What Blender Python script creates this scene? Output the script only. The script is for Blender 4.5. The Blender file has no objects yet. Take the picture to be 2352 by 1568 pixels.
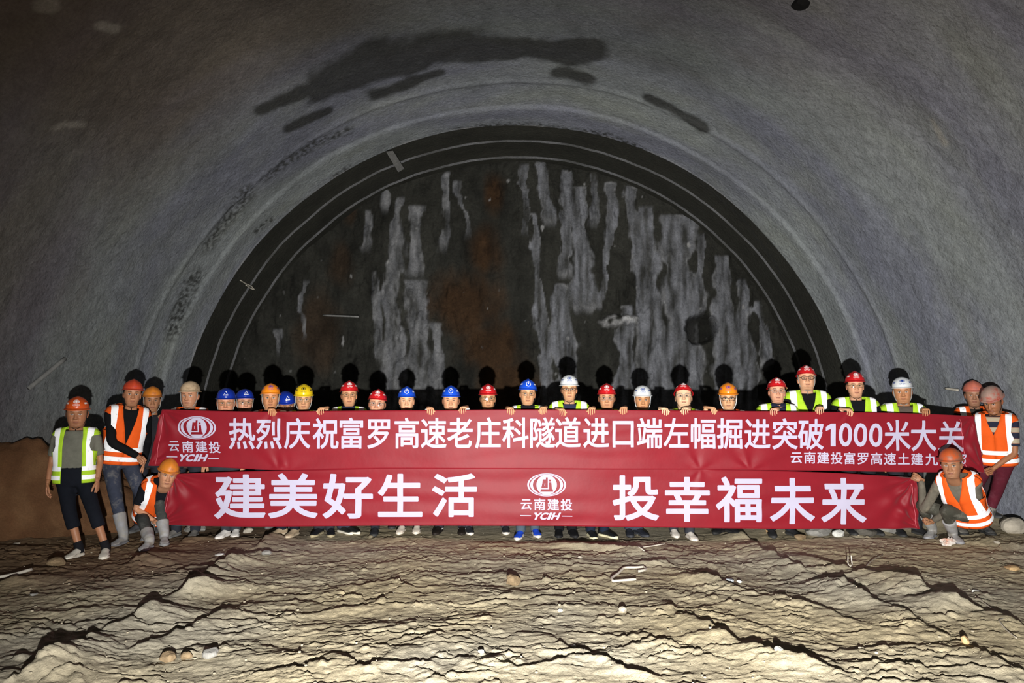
import bpy, bmesh, math, random
import numpy as np
from mathutils import Vector, Matrix
from mathutils.geometry import delaunay_2d_cdt

SC = bpy.context.scene
COL = SC.collection
random.seed(7)

# ------------------------------------------------------------------ camera, world, light, exposure
F, CX, CY, CAMH, PITCH = 1568.0, 1176.0, 784.0, 1.6, math.atan(126 / 1568)
cd = bpy.data.cameras.new('camera')
cd.sensor_width = 36.0
cd.lens = 36.0 * F / 2352.0
cd.clip_start = 0.05
cam = bpy.data.objects.new('camera', cd)
COL.objects.link(cam)
cam.location = (0, 0, CAMH)
cam.rotation_euler = (math.pi / 2 + PITCH, 0, 0)
SC.camera = cam

w = bpy.data.worlds.new('tunnel_dark')
SC.world = w
w.use_nodes = True
w.node_tree.nodes['Background'].inputs[0].default_value = (0.9, 0.95, 1.0, 1)
w.node_tree.nodes['Background'].inputs[1].default_value = 0.004

ld = bpy.data.lights.new('floodlight', 'SPOT')
ld.energy = 5000
ld.color = (1.0, 0.98, 0.94)
ld.spot_size = math.radians(106)
ld.spot_blend = 1.0
ld.shadow_soft_size = 0.035
lamp = bpy.data.objects.new('floodlight', ld)
COL.objects.link(lamp)
lamp.location = (0.04, -0.25, 1.0)
lamp.rotation_euler = (Vector((0.95, 8, 0.6)) - Vector((0.04, -0.25, 1.0))).to_track_quat('-Z', 'Y').to_euler()

SC.view_settings.view_transform = 'Standard'
SC.view_settings.look = 'None'
SC.view_settings.exposure = 0.0
SC.view_settings.gamma = 1.0
SC.view_settings.use_curve_mapping = False
try:
    SC.cycles.max_bounces = 6
    SC.cycles.diffuse_bounces = 3
    SC.cycles.glossy_bounces = 2
    SC.cycles.transparent_max_bounces = 8
except Exception:
    pass


# ------------------------------------------------------------------ helpers
def P(px, py, Y):
    """point of the photograph's pixel (px, py) at world distance Y"""
    d = (px - CX) / F
    u = (CY - py) / F
    dy = math.cos(PITCH) - u * math.sin(PITCH)
    dz = math.sin(PITCH) + u * math.cos(PITCH)
    t = Y / dy
    return np.array([d * t, Y, CAMH + dz * t])


def G(px, py, z=0.0):
    d = (px - CX) / F
    u = (CY - py) / F
    dy = math.cos(PITCH) - u * math.sin(PITCH)
    dz = math.sin(PITCH) + u * math.cos(PITCH)
    t = (z - CAMH) / dz
    return np.array([d * t, dy * t, z])


def lin(h):
    h = h.lstrip('#')
    out = []
    for k in (0, 2, 4):
        c = int(h[k:k + 2], 16) / 255
        out.append(c / 12.92 if c <= 0.04045 else ((c + 0.055) / 1.055) ** 2.4)
    return np.array(out)


def sm(x, a, b):
    t = np.clip((x - a) / (b - a), 0, 1)
    return t * t * (3 - 2 * t)


def cub(xs, ys, x):
    """smooth interpolation through a table"""
    xs = np.asarray(xs, float)
    ys = np.asarray(ys, float)
    x = np.clip(np.asarray(x, float), xs[0], xs[-1])
    dd = np.diff(ys) / np.diff(xs)
    m = np.zeros_like(ys)
    m[0], m[-1] = dd[0], dd[-1]
    for i in range(1, len(xs) - 1):
        m[i] = 0 if dd[i - 1] * dd[i] <= 0 else 2 * dd[i - 1] * dd[i] / (dd[i - 1] + dd[i])
    i = np.clip(np.searchsorted(xs, x, side='right') - 1, 0, len(xs) - 2)
    h = xs[i + 1] - xs[i]
    t = (x - xs[i]) / h
    return ((2 * t ** 3 - 3 * t ** 2 + 1) * ys[i] + (t ** 3 - 2 * t ** 2 + t) * h * m[i]
            + (-2 * t ** 3 + 3 * t ** 2) * ys[i + 1] + (t ** 3 - t ** 2) * h * m[i + 1])


_perm = {}


def perlin(x, y, seed=0):
    if seed not in _perm:
        r = np.random.RandomState(seed + 11)
        p = r.permutation(512)
        a = r.rand(512) * 2 * np.pi
        _perm[seed] = (p, np.cos(a), np.sin(a))
    p, ca, sa = _perm[seed]
    x = np.asarray(x, float)
    y = np.asarray(y, float)
    xi = np.floor(x).astype(int)
    yi = np.floor(y).astype(int)
    fx, fy = x - xi, y - yi

    def g(ix, iy, dx, dy):
        k = p[(p[ix & 511] + iy) & 511]
        return ca[k] * dx + sa[k] * dy
    u = fx ** 3 * (fx * (fx * 6 - 15) + 10)
    v = fy ** 3 * (fy * (fy * 6 - 15) + 10)
    a = g(xi, yi, fx, fy) * (1 - u) + g(xi + 1, yi, fx - 1, fy) * u
    b = g(xi, yi + 1, fx, fy - 1) * (1 - u) + g(xi + 1, yi + 1, fx - 1, fy - 1) * u
    return (a * (1 - v) + b * v) * 1.5


def fbm(x, y, seed=0, o=4):
    s = 0
    a = 1.0
    for k in range(o):
        s = s + a * perlin(x * 2 ** k, y * 2 ** k, seed + k)
        a *= 0.5
    return s


def mk(name, V, faces, mat=None, parent=None, smooth=True, col=None, mats=None, midx=None):
    """one mesh object from world-space vertices (stored relative to its parent)"""
    V = np.asarray(V, float)
    if parent is not None:
        V = V - np.array(parent['_o'][:])
    me = bpy.data.meshes.new(name)
    if isinstance(faces, np.ndarray) and faces.ndim == 2:
        n, k = faces.shape
        me.vertices.add(len(V))
        me.vertices.foreach_set('co', V.astype(np.float32).ravel())
        me.loops.add(n * k)
        me.loops.foreach_set('vertex_index', faces.astype(np.int32).ravel())
        me.polygons.add(n)
        me.polygons.foreach_set('loop_start', np.arange(0, n * k, k, dtype=np.int32))
        me.update(calc_edges=True)
        me.validate()
    else:
        me.from_pydata([tuple(v) for v in V], [], [tuple(int(i) for i in f) for f in faces])
        me.update()
    if smooth:
        me.polygons.foreach_set('use_smooth', np.ones(len(me.polygons), dtype=bool))
    if col is not None:
        at = me.color_attributes.new('col', 'FLOAT_COLOR', 'POINT')
        c4 = np.ones((len(V), 4), np.float32)
        c4[:, :3] = col
        at.data.foreach_set('color', c4.ravel())
    for m in (mats or ([mat] if mat else [])):
        me.materials.append(m)
    if midx is not None:
        me.polygons.foreach_set('material_index', np.asarray(midx, dtype=np.int32))
    o = bpy.data.objects.new(name, me)
    COL.objects.link(o)
    if parent is not None:
        o.parent = parent
        o['_o'] = parent['_o'][:]
    else:
        o['_o'] = [0.0, 0.0, 0.0]
    return o


def link_shared(name, me, parent, M):
    """object sharing mesh data; M is its world matrix"""
    o = bpy.data.objects.new(name, me)
    COL.objects.link(o)
    o.parent = parent
    off = parent['_o'][:]
    o.matrix_local = Matrix.Translation((-off[0], -off[1], -off[2])) @ M
    o['_o'] = off
    return o


def empty(name, loc):
    o = bpy.data.objects.new(name, None)
    o.empty_display_size = 0.2
    COL.objects.link(o)
    o.location = tuple(loc)
    o['_o'] = [float(v) for v in loc]
    return o


def tag(o, label=None, cat=None, group=None, kind=None):
    if label:
        o['label'] = label
    if cat:
        o['category'] = cat
    if group:
        o['group'] = group
    if kind:
        o['kind'] = kind
    return o


class MB:
    """collects vertices and faces"""
    def __init__(self):
        self.v, self.f, self.n = [], [], 0

    def add(self, V, Fc):
        V = np.asarray(V, float)
        self.v.append(V)
        self.f += [tuple(int(i) + self.n for i in f) for f in Fc]
        self.n += len(V)
        return self

    def V(self):
        return np.concatenate(self.v)

    def obj(self, name, mat, parent=None, **k):
        return mk(name, self.V(), self.f, mat, parent, **k)


def loft(rings, cap0=True, cap1=True):
    n = len(rings[0])
    V = np.concatenate(rings)
    f = []
    for i in range(len(rings) - 1):
        for j in range(n):
            k = (j + 1) % n
            f.append((i * n + j, i * n + k, (i + 1) * n + k, (i + 1) * n + j))
    if cap0:
        f.append(tuple(range(n - 1, -1, -1)))
    if cap1:
        m = (len(rings) - 1) * n
        f.append(tuple(range(m, m + n)))
    return V, f


def nrm(v):
    v = np.asarray(v, float)
    return v / max(1e-9, np.linalg.norm(v))


def tube(pts, rad, n=10, sub=3, round_end=False, flat=None):
    pts = [np.asarray(p, float) for p in pts]
    t = np.arange(len(pts))
    tt = np.linspace(0, len(pts) - 1, (len(pts) - 1) * sub + 1)
    A = np.array(pts)
    if len(pts) > 2:
        Q = np.stack([cub(t, A[:, k], tt) for k in range(3)], 1)
    else:
        Q = np.stack([np.interp(tt, t, A[:, k]) for k in range(3)], 1)
    R = np.interp(tt, t, np.broadcast_to(rad, (len(pts),)))
    if round_end:
        d = nrm(Q[-1] - Q[-2])
        r = R[-1]
        Q = np.concatenate([Q, [Q[-1] + d * r * 0.6, Q[-1] + d * r * 0.95]])
        R = np.concatenate([R, [r * 0.8, r * 0.35]])
    T = np.gradient(Q, axis=0)
    up = np.array([0, 0, 1.0])
    if abs(nrm(T[0])[2]) > 0.9:
        up = np.array([0, 1.0, 0])
    rings = []
    u = nrm(np.cross(up, T[0]))
    for q, r, tg in zip(Q, R, T):
        tg = nrm(tg)
        u = nrm(u - tg * np.dot(u, tg))
        v = np.cross(tg, u)
        a = np.arange(n) * 2 * np.pi / n
        rings.append(q + r * (np.outer(np.cos(a), u) + np.outer(np.sin(a), v) * (flat or 1)))
    return loft(rings)


def ell(c, r, nu=16, nv=10):
    rings = []
    for i in range(1, nv):
        th = math.pi * i / nv
        a = np.arange(nu) * 2 * np.pi / nu
        rings.append(np.stack([c[0] + r[0] * math.sin(th) * np.cos(a), c[1] + r[1] * math.sin(th) * np.sin(a),
                               np.full(nu, c[2] - r[2] * math.cos(th))], 1))
    return loft(rings)


# ------------------------------------------------------------------ materials
def nodes_of(name):
    m = bpy.data.materials.new(name)
    m.use_nodes = True
    nt = m.node_tree
    b = nt.nodes['Principled BSDF']
    return m, nt, b


def noise(nt, scale, detail=4, rough=0.6, coord='Object', vec=None):
    n = nt.nodes.new('ShaderNodeTexNoise')
    n.inputs['Scale'].default_value = scale
    n.inputs['Detail'].default_value = detail
    n.inputs['Roughness'].default_value = rough
    if vec is None:
        tc = nt.nodes.new('ShaderNodeTexCoord')
        vec = tc.outputs[coord]
    nt.links.new(vec, n.inputs['Vector'])
    return n.outputs['Fac']


def ramp(nt, fac, stops):
    r = nt.nodes.new('ShaderNodeValToRGB')
    el = r.color_ramp.elements
    while len(el) < len(stops):
        el.new(0.5)
    for e, (p, c) in zip(el, stops):
        e.position = p
        e.color = (*c, 1)
    nt.links.new(fac, r.inputs[0])
    return r.outputs[0]


def mixc(nt, fac, a, b, mode='MIX'):
    n = nt.nodes.new('ShaderNodeMix')
    n.data_type = 'RGBA'
    n.blend_type = mode
    for s, v in ((0, fac), (6, a), (7, b)):
        if hasattr(v, 'is_output'):
            nt.links.new(v, n.inputs[s])
        elif s == 0:
            n.inputs[0].default_value = v
        else:
            n.inputs[s].default_value = (*v, 1)
    return n.outputs[2]


def bump(nt, b, hgt, strength, dist):
    n = nt.nodes.new('ShaderNodeBump')
    n.inputs['Strength'].default_value = strength
    n.inputs['Distance'].default_value = dist
    nt.links.new(hgt, n.inputs['Height'])
    nt.links.new(n.outputs[0], b.inputs['Normal'])


_mats = {}


def M(name, hexc, rough=0.8, spec=0.25, var=0.18, scale=14, dirt=None, dirtamt=0.5, bmp=0.0, bscale=60, bdist=0.004, gain=1.0):
    if name in _mats:
        return _mats[name]
    m, nt, b = nodes_of(name)
    c = lin(hexc) * gain
    f = noise(nt, scale)
    colr = ramp(nt, f, [(0.3, tuple(np.clip(c * (1 - var), 0, 1))), (0.7, tuple(np.clip(c * (1 + var), 0, 1)))])
    if dirt:
        f2 = noise(nt, 9, 6, 0.7)
        k = 0.62 - 0.3 * dirtamt
        msk = ramp(nt, f2, [(k, (0, 0, 0)), (min(k + 0.22, 1), (1, 1, 1))])
        colr = mixc(nt, msk, colr, tuple(lin(dirt)))
    nt.links.new(colr, b.inputs['Base Color'])
    b.inputs['Roughness'].default_value = rough
    b.inputs['Specular IOR Level'].default_value = spec
    if bmp:
        bump(nt, b, noise(nt, bscale, 5), bmp, bdist)
    _mats[name] = m
    return m


def M_attr(name, rough, spec, scales, amts, bumps, sss=0.0):
    """material whose colour is the mesh's own colour attribute, broken up by noise"""
    m, nt, b = nodes_of(name)
    a = nt.nodes.new('ShaderNodeAttribute')
    a.attribute_name = 'col'
    c = a.outputs['Color']
    for s, am in zip(scales, amts):
        r = ramp(nt, noise(nt, s, 5, 0.65), [(0.25, (1 - am,) * 3), (0.75, (1 + am,) * 3)])
        c = mixc(nt, 1.0, c, r, 'MULTIPLY')
    nt.links.new(c, b.inputs['Base Color'])
    b.inputs['Roughness'].default_value = rough
    b.inputs['Specular IOR Level'].default_value = spec
    if bumps:
        s, st, d = bumps
        bump(nt, b, noise(nt, s, 6, 0.65), st, d)
    return m


def M_retro(name, hexc, gain):
    """retroreflective tape: sends the lamp's light back towards it, brighter than any paint"""
    m = bpy.data.materials.new(name)
    m.use_nodes = True
    nt = m.node_tree
    nt.nodes.remove(nt.nodes['Principled BSDF'])
    d = nt.nodes.new('ShaderNodeBsdfDiffuse')
    c = lin(hexc) * gain
    f = noise(nt, 30, 4)
    colr = ramp(nt, f, [(0.28, tuple(c * 0.6)), (0.42, tuple(c))])
    nt.links.new(colr, d.inputs['Color'])
    nt.links.new(d.outputs[0], nt.nodes['Material Output'].inputs[0])
    return m


MAT_WALL = M_attr('sprayed_concrete', 0.85, 0.25, (0.8, 5.0, 30.0), (0.10, 0.2, 0.24), (18, 0.85, 0.035))
MAT_FACE = M_attr('tunnel_face_rock', 0.9, 0.2, (4.0, 22.0), (0.3, 0.3), (14, 0.8, 0.05))
MAT_SOIL = M_attr('muddy_ground', 0.95, 0.15, (1.3, 9.0, 60.0), (0.10, 0.14, 0.18), (70, 0.6, 0.012))
MAT_SKIN = M_attr('skin', 0.5, 0.35, (25.0,), (0.07,), None)
MAT_TAPE = M_retro('reflective_tape', 'f4f6fa', 1.25)


def M_banner():
    m, nt, b = nodes_of('red_banner_cloth')
    c = lin('861523')
    f = noise(nt, 3.0, 4)
    colr = ramp(nt, f, [(0.3, tuple(c * 0.92)), (0.7, tuple(c * 1.08))])
    nt.links.new(colr, b.inputs['Base Color'])
    b.inputs['Roughness'].default_value = 0.5
    b.inputs['Specular IOR Level'].default_value = 0.22
    b.inputs['Sheen Weight'].default_value = 0.15
    bump(nt, b, noise(nt, 5, 3), 0.15, 0.02)
    return m


MAT_RED = M_banner()
MAT_LETTER = M('white_banner_print', 'bfbad2', 0.7, 0.2, 0.03, 4)
MAT_SEAM = M('pink_seam_thread', 'd8707c', 0.6, 0.3, 0.1, 20)


# ------------------------------------------------------------------ ground
def rut(X, Y, pts, A, wi=0.16, wo=0.03, seed=0):
    pts = sorted(pts, key=lambda p: p[1])
    ys = [p[1] for p in pts]
    xs = [p[0] for p in pts]
    xr = np.interp(Y, ys, xs) + 0.07 * fbm(Y * 1.6, Y * 0 + seed, 40 + seed, 4) + 0.02 * perlin(Y * 14, X * 0 + seed, 3)
    g = 1.0 if np.mean(xs) > 0 else -1.0
    v = (X - xr) * g
    fade = sm(Y, ys[0] - 0.3, ys[0] + 0.2) * (1 - sm(Y, ys[-1] - 0.2, ys[-1] + 0.3))
    amp = A * fade * np.clip(0.55 + 0.9 * fbm(Y * 2.2, Y * 0 + 3.3 + seed, 50 + seed, 3), 0.12, 1.5)
    return amp * np.where(v < 0, np.exp(-(v / wi) ** 2), np.exp(-(v / wo) ** 2))


def gp(*pl):
    return [tuple(G(x, y)[:2]) for x, y in pl]


RUTS = [
    (gp((640, 1232), (470, 1325), (390, 1390), (250, 1455), (60, 1562)), 0.11, 0.2, 0.03),
    (gp((455, 1230), (370, 1270), (290, 1308), (120, 1322), (0, 1345)), 0.09, 0.25, 0.03),
    (gp((560, 1395), (420, 1450), (240, 1520), (180, 1560)), 0.06, 0.16, 0.03),
    (gp((620, 1325), (480, 1325), (400, 1370), (330, 1400)), 0.06, 0.14, 0.03),
    (gp((1230, 1250), (1460, 1268), (1600, 1325), (1780, 1385)), 0.07, 0.2, 0.03),
    (gp((1545, 1405), (1640, 1465), (1780, 1520), (1926, 1562)), 0.085, 0.2, 0.03),
    (gp((1700, 1228), (1760, 1275), (1900, 1340), (2080, 1420), (2220, 1495), (2345, 1560)), 0.10, 0.22, 0.03),
    (gp((1830, 1280), (1940, 1312), (2080, 1345), (2200, 1400), (2340, 1440)), 0.12, 0.25, 0.03),
    (gp((1780, 1370), (1950, 1430), (2060, 1465), (2150, 1490)), 0.06, 0.16, 0.03),
    (gp((2020, 1225), (2100, 1240), (2240, 1250), (2350, 1265)), 0.07, 0.2, 0.03),
    (gp((980, 1330), (860, 1385), (640, 1420), (500, 1480)), 0.035, 0.14, 0.03),
    (gp((1020, 1460), (900, 1510), (790, 1560)), 0.05, 0.15, 0.03),
    (gp((1270, 1480), (1390, 1530), (1500, 1560)), 0.035, 0.15, 0.03),
    (gp((1500, 1380), (1700, 1430), (1800, 1465)), 0.03, 0.15, 0.03),
]
_rs = np.random.RandomState(5)
CLODS = []
for _ in range(260):
    y = 3.4 + 4.6 * _rs.rand() ** 1.2
    CLODS.append(((_rs.rand() * 2 - 1) * (0.9 * y), y, 0.010 + 0.030 * _rs.rand() ** 3))


def floor_h(X, Y, fine=True):
    X = np.asarray(X, float)
    Y = np.asarray(Y, float)
    z = 0.028 * fbm(X * 0.35, Y * 0.35, 1, 3)
    near = 1 - sm(Y, 7.4, 8.3) * 0.75
    z = z + 0.012 * fbm(X * 1.6, Y * 2.6, 9, 4) * near
    ph = Y * 3.4 + 1.1 * fbm(X * 0.4, Y * 0.6, 21, 3) + 0.6 * fbm(X * 2.5, Y * 3.5, 22, 4)
    fr = ph - np.floor(ph)
    saw = fr ** 1.3 * (1 - sm(fr, 0.90, 1.0))
    msk = np.clip(0.45 + 1.3 * fbm(X * 0.9, Y * 1.3, 23, 4), 0, 1.3)
    z = z + 0.022 * saw * msk * near
    ph = Y * 7.5 + 2.2 * fbm(X * 0.8, Y * 0.9, 31, 3) + 0.8 * fbm(X * 4, Y * 5, 32, 4)
    fr = ph - np.floor(ph)
    saw = fr ** 1.2 * (1 - sm(fr, 0.86, 1.0))
    msk = np.clip(0.35 + 1.4 * fbm(X * 1.6, Y * 2.0, 33, 4), 0, 1.2)
    z = z + 0.016 * saw * msk * near
    if fine:
        ph = Y * 15 + 2.6 * fbm(X * 1.3, Y * 1.6, 41, 3) + 1.0 * fbm(X * 7, Y * 8, 42, 3)
        fr = ph - np.floor(ph)
        saw = fr ** 1.2 * (1 - sm(fr, 0.82, 1.0))
        z = z + 0.0075 * saw * np.clip(0.3 + 1.4 * fbm(X * 2.3, Y * 2.6, 43, 3), 0, 1.2) * near
        z = z + 0.010 * np.clip(fbm(X * 14, Y * 15, 44, 3) - .15, 0, 1) * near
    for k, (pts, A, wi, wo) in enumerate(RUTS):
        z = z + rut(X, Y, pts, A * 0.68, wi * 1.1, wo, k)
    if fine:
        z = z + 0.006 * fbm(X * 9, Y * 11, 35, 3) * near
    # rubble rises towards the face on the right
    z = z + 0.16 * sm(X, 2.6, 4.0) * sm(Y, 8.0, 8.7)
    z = z + 0.05 * sm(np.abs(X), 4.6, 5.6)
    return z


def fh(x, y):
    return float(floor_h(np.array([x]), np.array([y]), False)[0])


ys = [-5, -3, -1, 0.5, 1.8, 2.6, 3.1]
y = 3.3
while y < 13.3:
    ys.append(y)
    y += 0.0085 + max(0, y - 4) * 0.0026 + (0.08 if y > 9.2 else 0)
ys = np.array(ys)
xs = np.concatenate([np.linspace(-6.6, -6.0, 8)[:-1], np.linspace(-6.0, 6.0, 900), np.linspace(6.0, 6.6, 8)[1:]])
XX, YY = np.meshgrid(xs, ys)
ZZ = floor_h(XX, YY)
for cx, cy, r in CLODS:
    i0, i1 = np.searchsorted(ys, [cy - r, cy + r])
    j0, j1 = np.searchsorted(xs, [cx - r, cx + r])
    if i1 > i0 and j1 > j0:
        d2 = ((XX[i0:i1, j0:j1] - cx) ** 2 + (YY[i0:i1, j0:j1] - cy) ** 2) / r ** 2
        ZZ[i0:i1, j0:j1] += 0.6 * r * np.clip(1 - d2 * (1 + 0.8 * perlin(XX[i0:i1, j0:j1] * 40, YY[i0:i1, j0:j1] * 40, 36)), 0, 1) ** .6
tn = fbm(XX * 0.5, YY * 0.5, 61, 3)[..., None]
t2 = fbm(XX * 3, YY * 3, 62, 4)[..., None]
c_tan, c_gry, c_brn = lin('ada083'), lin('a39c8b'), lin('6e5036')
cc = c_tan * (0.5 + 0.5 * np.clip(0.5 + tn, 0, 1)) + 0
cc = c_tan + (c_gry - c_tan) * np.clip(0.45 + 0.9 * tn, 0, 1)
lft = (sm(-XX + 0.5 * (YY - 6) + tn[..., 0], 3.0, 4.6))[..., None]
cc = cc + (c_brn - cc) * lft * 0.75
cc = cc * (1 + 0.18 * t2)
ny, nx = XX.shape
idx = np.arange(ny * nx).reshape(ny, nx)
fq = np.stack([idx[:-1, :-1], idx[:-1, 1:], idx[1:, 1:], idx[1:, :-1]], -1).reshape(-1, 4)
floor = mk('floor', np.stack([XX, YY, ZZ], -1).reshape(-1, 3), fq, MAT_SOIL, col=cc.reshape(-1, 3))
tag(floor, kind='structure')

# ------------------------------------------------------------------ tunnel lining
TX, TZ = 0.07, 0.635
R_LIP1, R_LIP2, Y_FACE = 12.1, 12.85, 12.95


def tun_R(Y):
    Y = np.asarray(Y, float)
    R = np.interp(Y, [-6, 7.6, 9.0, 11.2, 13.5], [6.1, 6.05, 5.82, 5.53, 5.53])
    R = R - 0.02 * np.exp(-((Y - 9.93) / 0.05) ** 2) - 0.03 * sm(Y, 10.55, 10.62) * (1 - sm(Y, 10.62, 11.0))
    R = R + 0.09 * sm(Y, 11.2, 11.23)
    R = R - 0.034 * sm(Y, R_LIP1, R_LIP1 + 0.006) - 0.038 * sm(Y, R_LIP2, R_LIP2 + 0.006)
    return R


def tun_at(px, py):
    """(angle in degrees, Y) where the pixel's ray meets the lining"""
    Y = 10.0
    for _ in range(40):
        p = P(px, py, Y)
        r = math.hypot(p[0] - TX, p[2] - TZ)
        Y = Y * (1 + 0.7 * (float(tun_R(Y)) / r - 1))
    p = P(px, py, Y)
    return math.atan2(p[2] - TZ, p[0] - TX), Y


def stain(th, Y, R, blobs, soft=0.25, seed=70):
    """blobs: polylines of (px, py, halfwidth m) on the lining -> mask"""
    m = np.zeros_like(Y)
    wob = 0.16 * fbm(th * R * 1.3, Y * 2.0, seed, 4)
    for poly in blobs:
        pts = [(*tun_at(a, b), wd) for a, b, wd in poly]
        for (t0, y0, w0), (t1, y1, w1) in zip(pts[:-1], pts[1:]):
            ax, ay = t0 * 5.7, y0
            bx, by = t1 * 5.7, y1
            qx, qy = th * 5.7, Y
            L2 = (bx - ax) ** 2 + (by - ay) ** 2 + 1e-9
            t = np.clip(((qx - ax) * (bx - ax) + (qy - ay) * (by - ay)) / L2, 0, 1)
            d = np.hypot(qx - ax - t * (bx - ax), qy - ay - t * (by - ay))
            ww = w0 + (w1 - w0) * t
            m = np.maximum(m, 1 - sm(d + wob * np.minimum(1, ww / 0.25), ww * (1 - soft), ww * (1 + soft) + 0.04))
    return m


WET = [
    [(735, 195, 0.22), (840, 148, 0.32), (960, 118, 0.36), (1060, 100, 0.30), (1180, 110, 0.26), (1280, 112, 0.30), (1345, 118, 0.28)],
    [(860, 215, 0.13), (930, 195, 0.13), (1010, 165, 0.07)],
    [(1285, 168, 0.14), (1340, 180, 0.14)],
    [(665, 292, 0.08), (750, 255, 0.08)],
    [(1490, 225, 0.06), (1610, 290, 0.11)],
    [(600, 250, 0.10), (700, 205, 0.12)],
]
ROUGH = [
    [(620, 400, 0.12), (720, 330, 0.12), (800, 300, 0.1)],
    [(480, 560, 0.12), (560, 450, 0.14)],
    [(400, 760, 0.14), (450, 640, 0.14)],
    [(590, 530, 0.05), (620, 505, 0.05)],
    [(770, 405, 0.06), (800, 385, 0.05)],
    [(1050, 295, 0.04), (1180, 285, 0.08), (1330, 300, 0.07), (1440, 325, 0.06), (1550, 380, 0.05), (1700, 500, 0.05), (1800, 640, 0.05)],
]


SCARS = [[(120, 293, 0.015), (150, 284, 0.03), (190, 287, 0.02)], [(225, 55, 0.03), (262, 62, 0.04)], [(92, 12, 0.03), (115, 12, 0.04)], [(2140, 280, .02), (2165, 330, .03)]]


def lining(name, a0, a1, flip=False):
    th = np.radians(np.linspace(a0, a1, int(abs(a1 - a0) * 4.6)))
    yl = np.concatenate([np.arange(-5, 5.5, 0.5), np.arange(5.5, 11.15, 0.025), np.arange(11.15, 11.30, 0.01),
                         np.arange(11.3, R_LIP1 - 0.02, 0.03), np.arange(R_LIP1 - 0.012, R_LIP1 + 0.02, 0.006),
                         np.arange(R_LIP1 + 0.04, R_LIP2 - 0.02, 0.03), np.arange(R_LIP2 - 0.012, R_LIP2 + 0.02, 0.006), [13.0, 13.25]])
    TH, YL = np.meshgrid(th, yl)
    R = tun_R(YL)
    S = TH * 5.6
    und = 0.035 * fbm(S * 0.35, YL * 0.6, 3, 3)
    side = sm(np.abs(TH - 1.57), 0.35, 0.9)
    rgh = (0.002 + (0.002 + 0.005 * (1 - sm(YL, 8.2, 10.0))) * side) * fbm(S * 7, YL * 7, 5, 3)
    damp = 1 - 0.85 * sm(YL, 11.15, 11.25)
    lipw = 0.012 * fbm(S * 1.2, YL * 0 + 1.7, 8, 4) * (sm(YL, 11.5, 12.0))
    R = R + (und + rgh) * damp + lipw
    X = TX + R * np.cos(TH)
    Z = TZ + R * np.sin(TH)
    # sprayed concrete colour: grey batches, brown tint, damp patches, painted light and shade
    n1 = fbm(S * 0.22, YL * 0.9, 12, 3)[..., None]
    n2 = fbm(S * 0.6, YL * 1.6, 13, 4)[..., None]
    c = lin('7d8284') + (lin('777a86') - lin('7d8284')) * np.clip(0.5 + 1.2 * n1, 0, 1)
    c = c + (lin('6e726c') - c) * np.clip(0.2 + 1.0 * n2, 0, 1) * 0.6
    c = c * (1 + 0.16 * n2)
    brn = sm(TH, 1.6, 2.0) * (1 - sm(TH, 2.35, 2.75)) * (1 - sm(YL + 0.5 * n1[..., 0], 7.6, 9.2))
    brn = np.maximum(brn, 0.65 * (1 - sm(YL + 0.6 * n2[..., 0], 7.4, 9.0)) * sm(TH, 0.3, 1.3))
    c = c + (lin('5c4d40') - c) * (brn * 0.7)[..., None]  # browner at the near end, across the roof and left side
    c = c * (1 + .22 * sm(np.cos(TH), .5, .9)[..., None]) * (1 + .12 * sm(-np.cos(TH), .6, .95)[..., None])  # lamplight painted into the side walls' colour, strongest on the right
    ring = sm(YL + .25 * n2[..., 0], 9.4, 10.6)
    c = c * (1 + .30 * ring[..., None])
    crown_shade = sm(TH, .9, 1.25) * (1 - sm(TH, 1.9, 2.2)) * (1 - sm(YL + .3 * n1[..., 0], 8.6, 9.4))  # shade painted into the colour of the near crown
    c = c * (1 - .42 * crown_shade[..., None])
    band = sm(YL, 11.19, 11.24)
    c = c + (lin('3b3b35') * (1 + 0.2 * n2) - c) * band[..., None]
    wet = np.clip(stain(TH, YL, R, WET), 0, 1) * 0.85
    c = c + (lin('2a2a27') - c) * wet[..., None]
    rg = stain(TH, YL, R, ROUGH, 0.6, 75)
    spk = np.clip(0.5 + 1.6 * fbm(S * 14, YL * 14, 15, 2), 0, 1)
    c = c + (lin('3a3b39') - c) * (rg * spk * 0.9)[..., None]
    sc = stain(TH, YL, R, SCARS, 0.3, 78)
    c = c + (lin('96938c') - c) * (sc * .8)[..., None]
    for yy in (R_LIP1, R_LIP2):
        lip = np.exp(-((YL - yy - 0.003) / 0.005) ** 2) * np.clip(0.8 + 0.6 * fbm(S * 1.5, YL * 0, 17, 3), 0.3, 1)
        c = c + (lin('85868a') - c) * lip[..., None]
    edge = np.exp(-((YL - 11.18) / 0.02) ** 2) * np.clip(0.3 + 1.3 * fbm(S * 1.1, YL * 0 + 5, 18, 3), 0, 1)
    c = c + (lin('a9aaad') - c) * edge[..., None]
    n, k = X.shape
    ix = np.arange(n * k).reshape(n, k)
    q = np.stack([ix[:-1, :-1], ix[1:, :-1], ix[1:, 1:], ix[:-1, 1:]], -1).reshape(-1, 4)
    if not flip:
        q = q[:, ::-1]
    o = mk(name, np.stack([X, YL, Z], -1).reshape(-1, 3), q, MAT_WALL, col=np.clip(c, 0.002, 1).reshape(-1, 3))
    return tag(o, kind='structure')


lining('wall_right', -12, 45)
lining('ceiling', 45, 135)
lining('wall_left', 135, 192)


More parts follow.
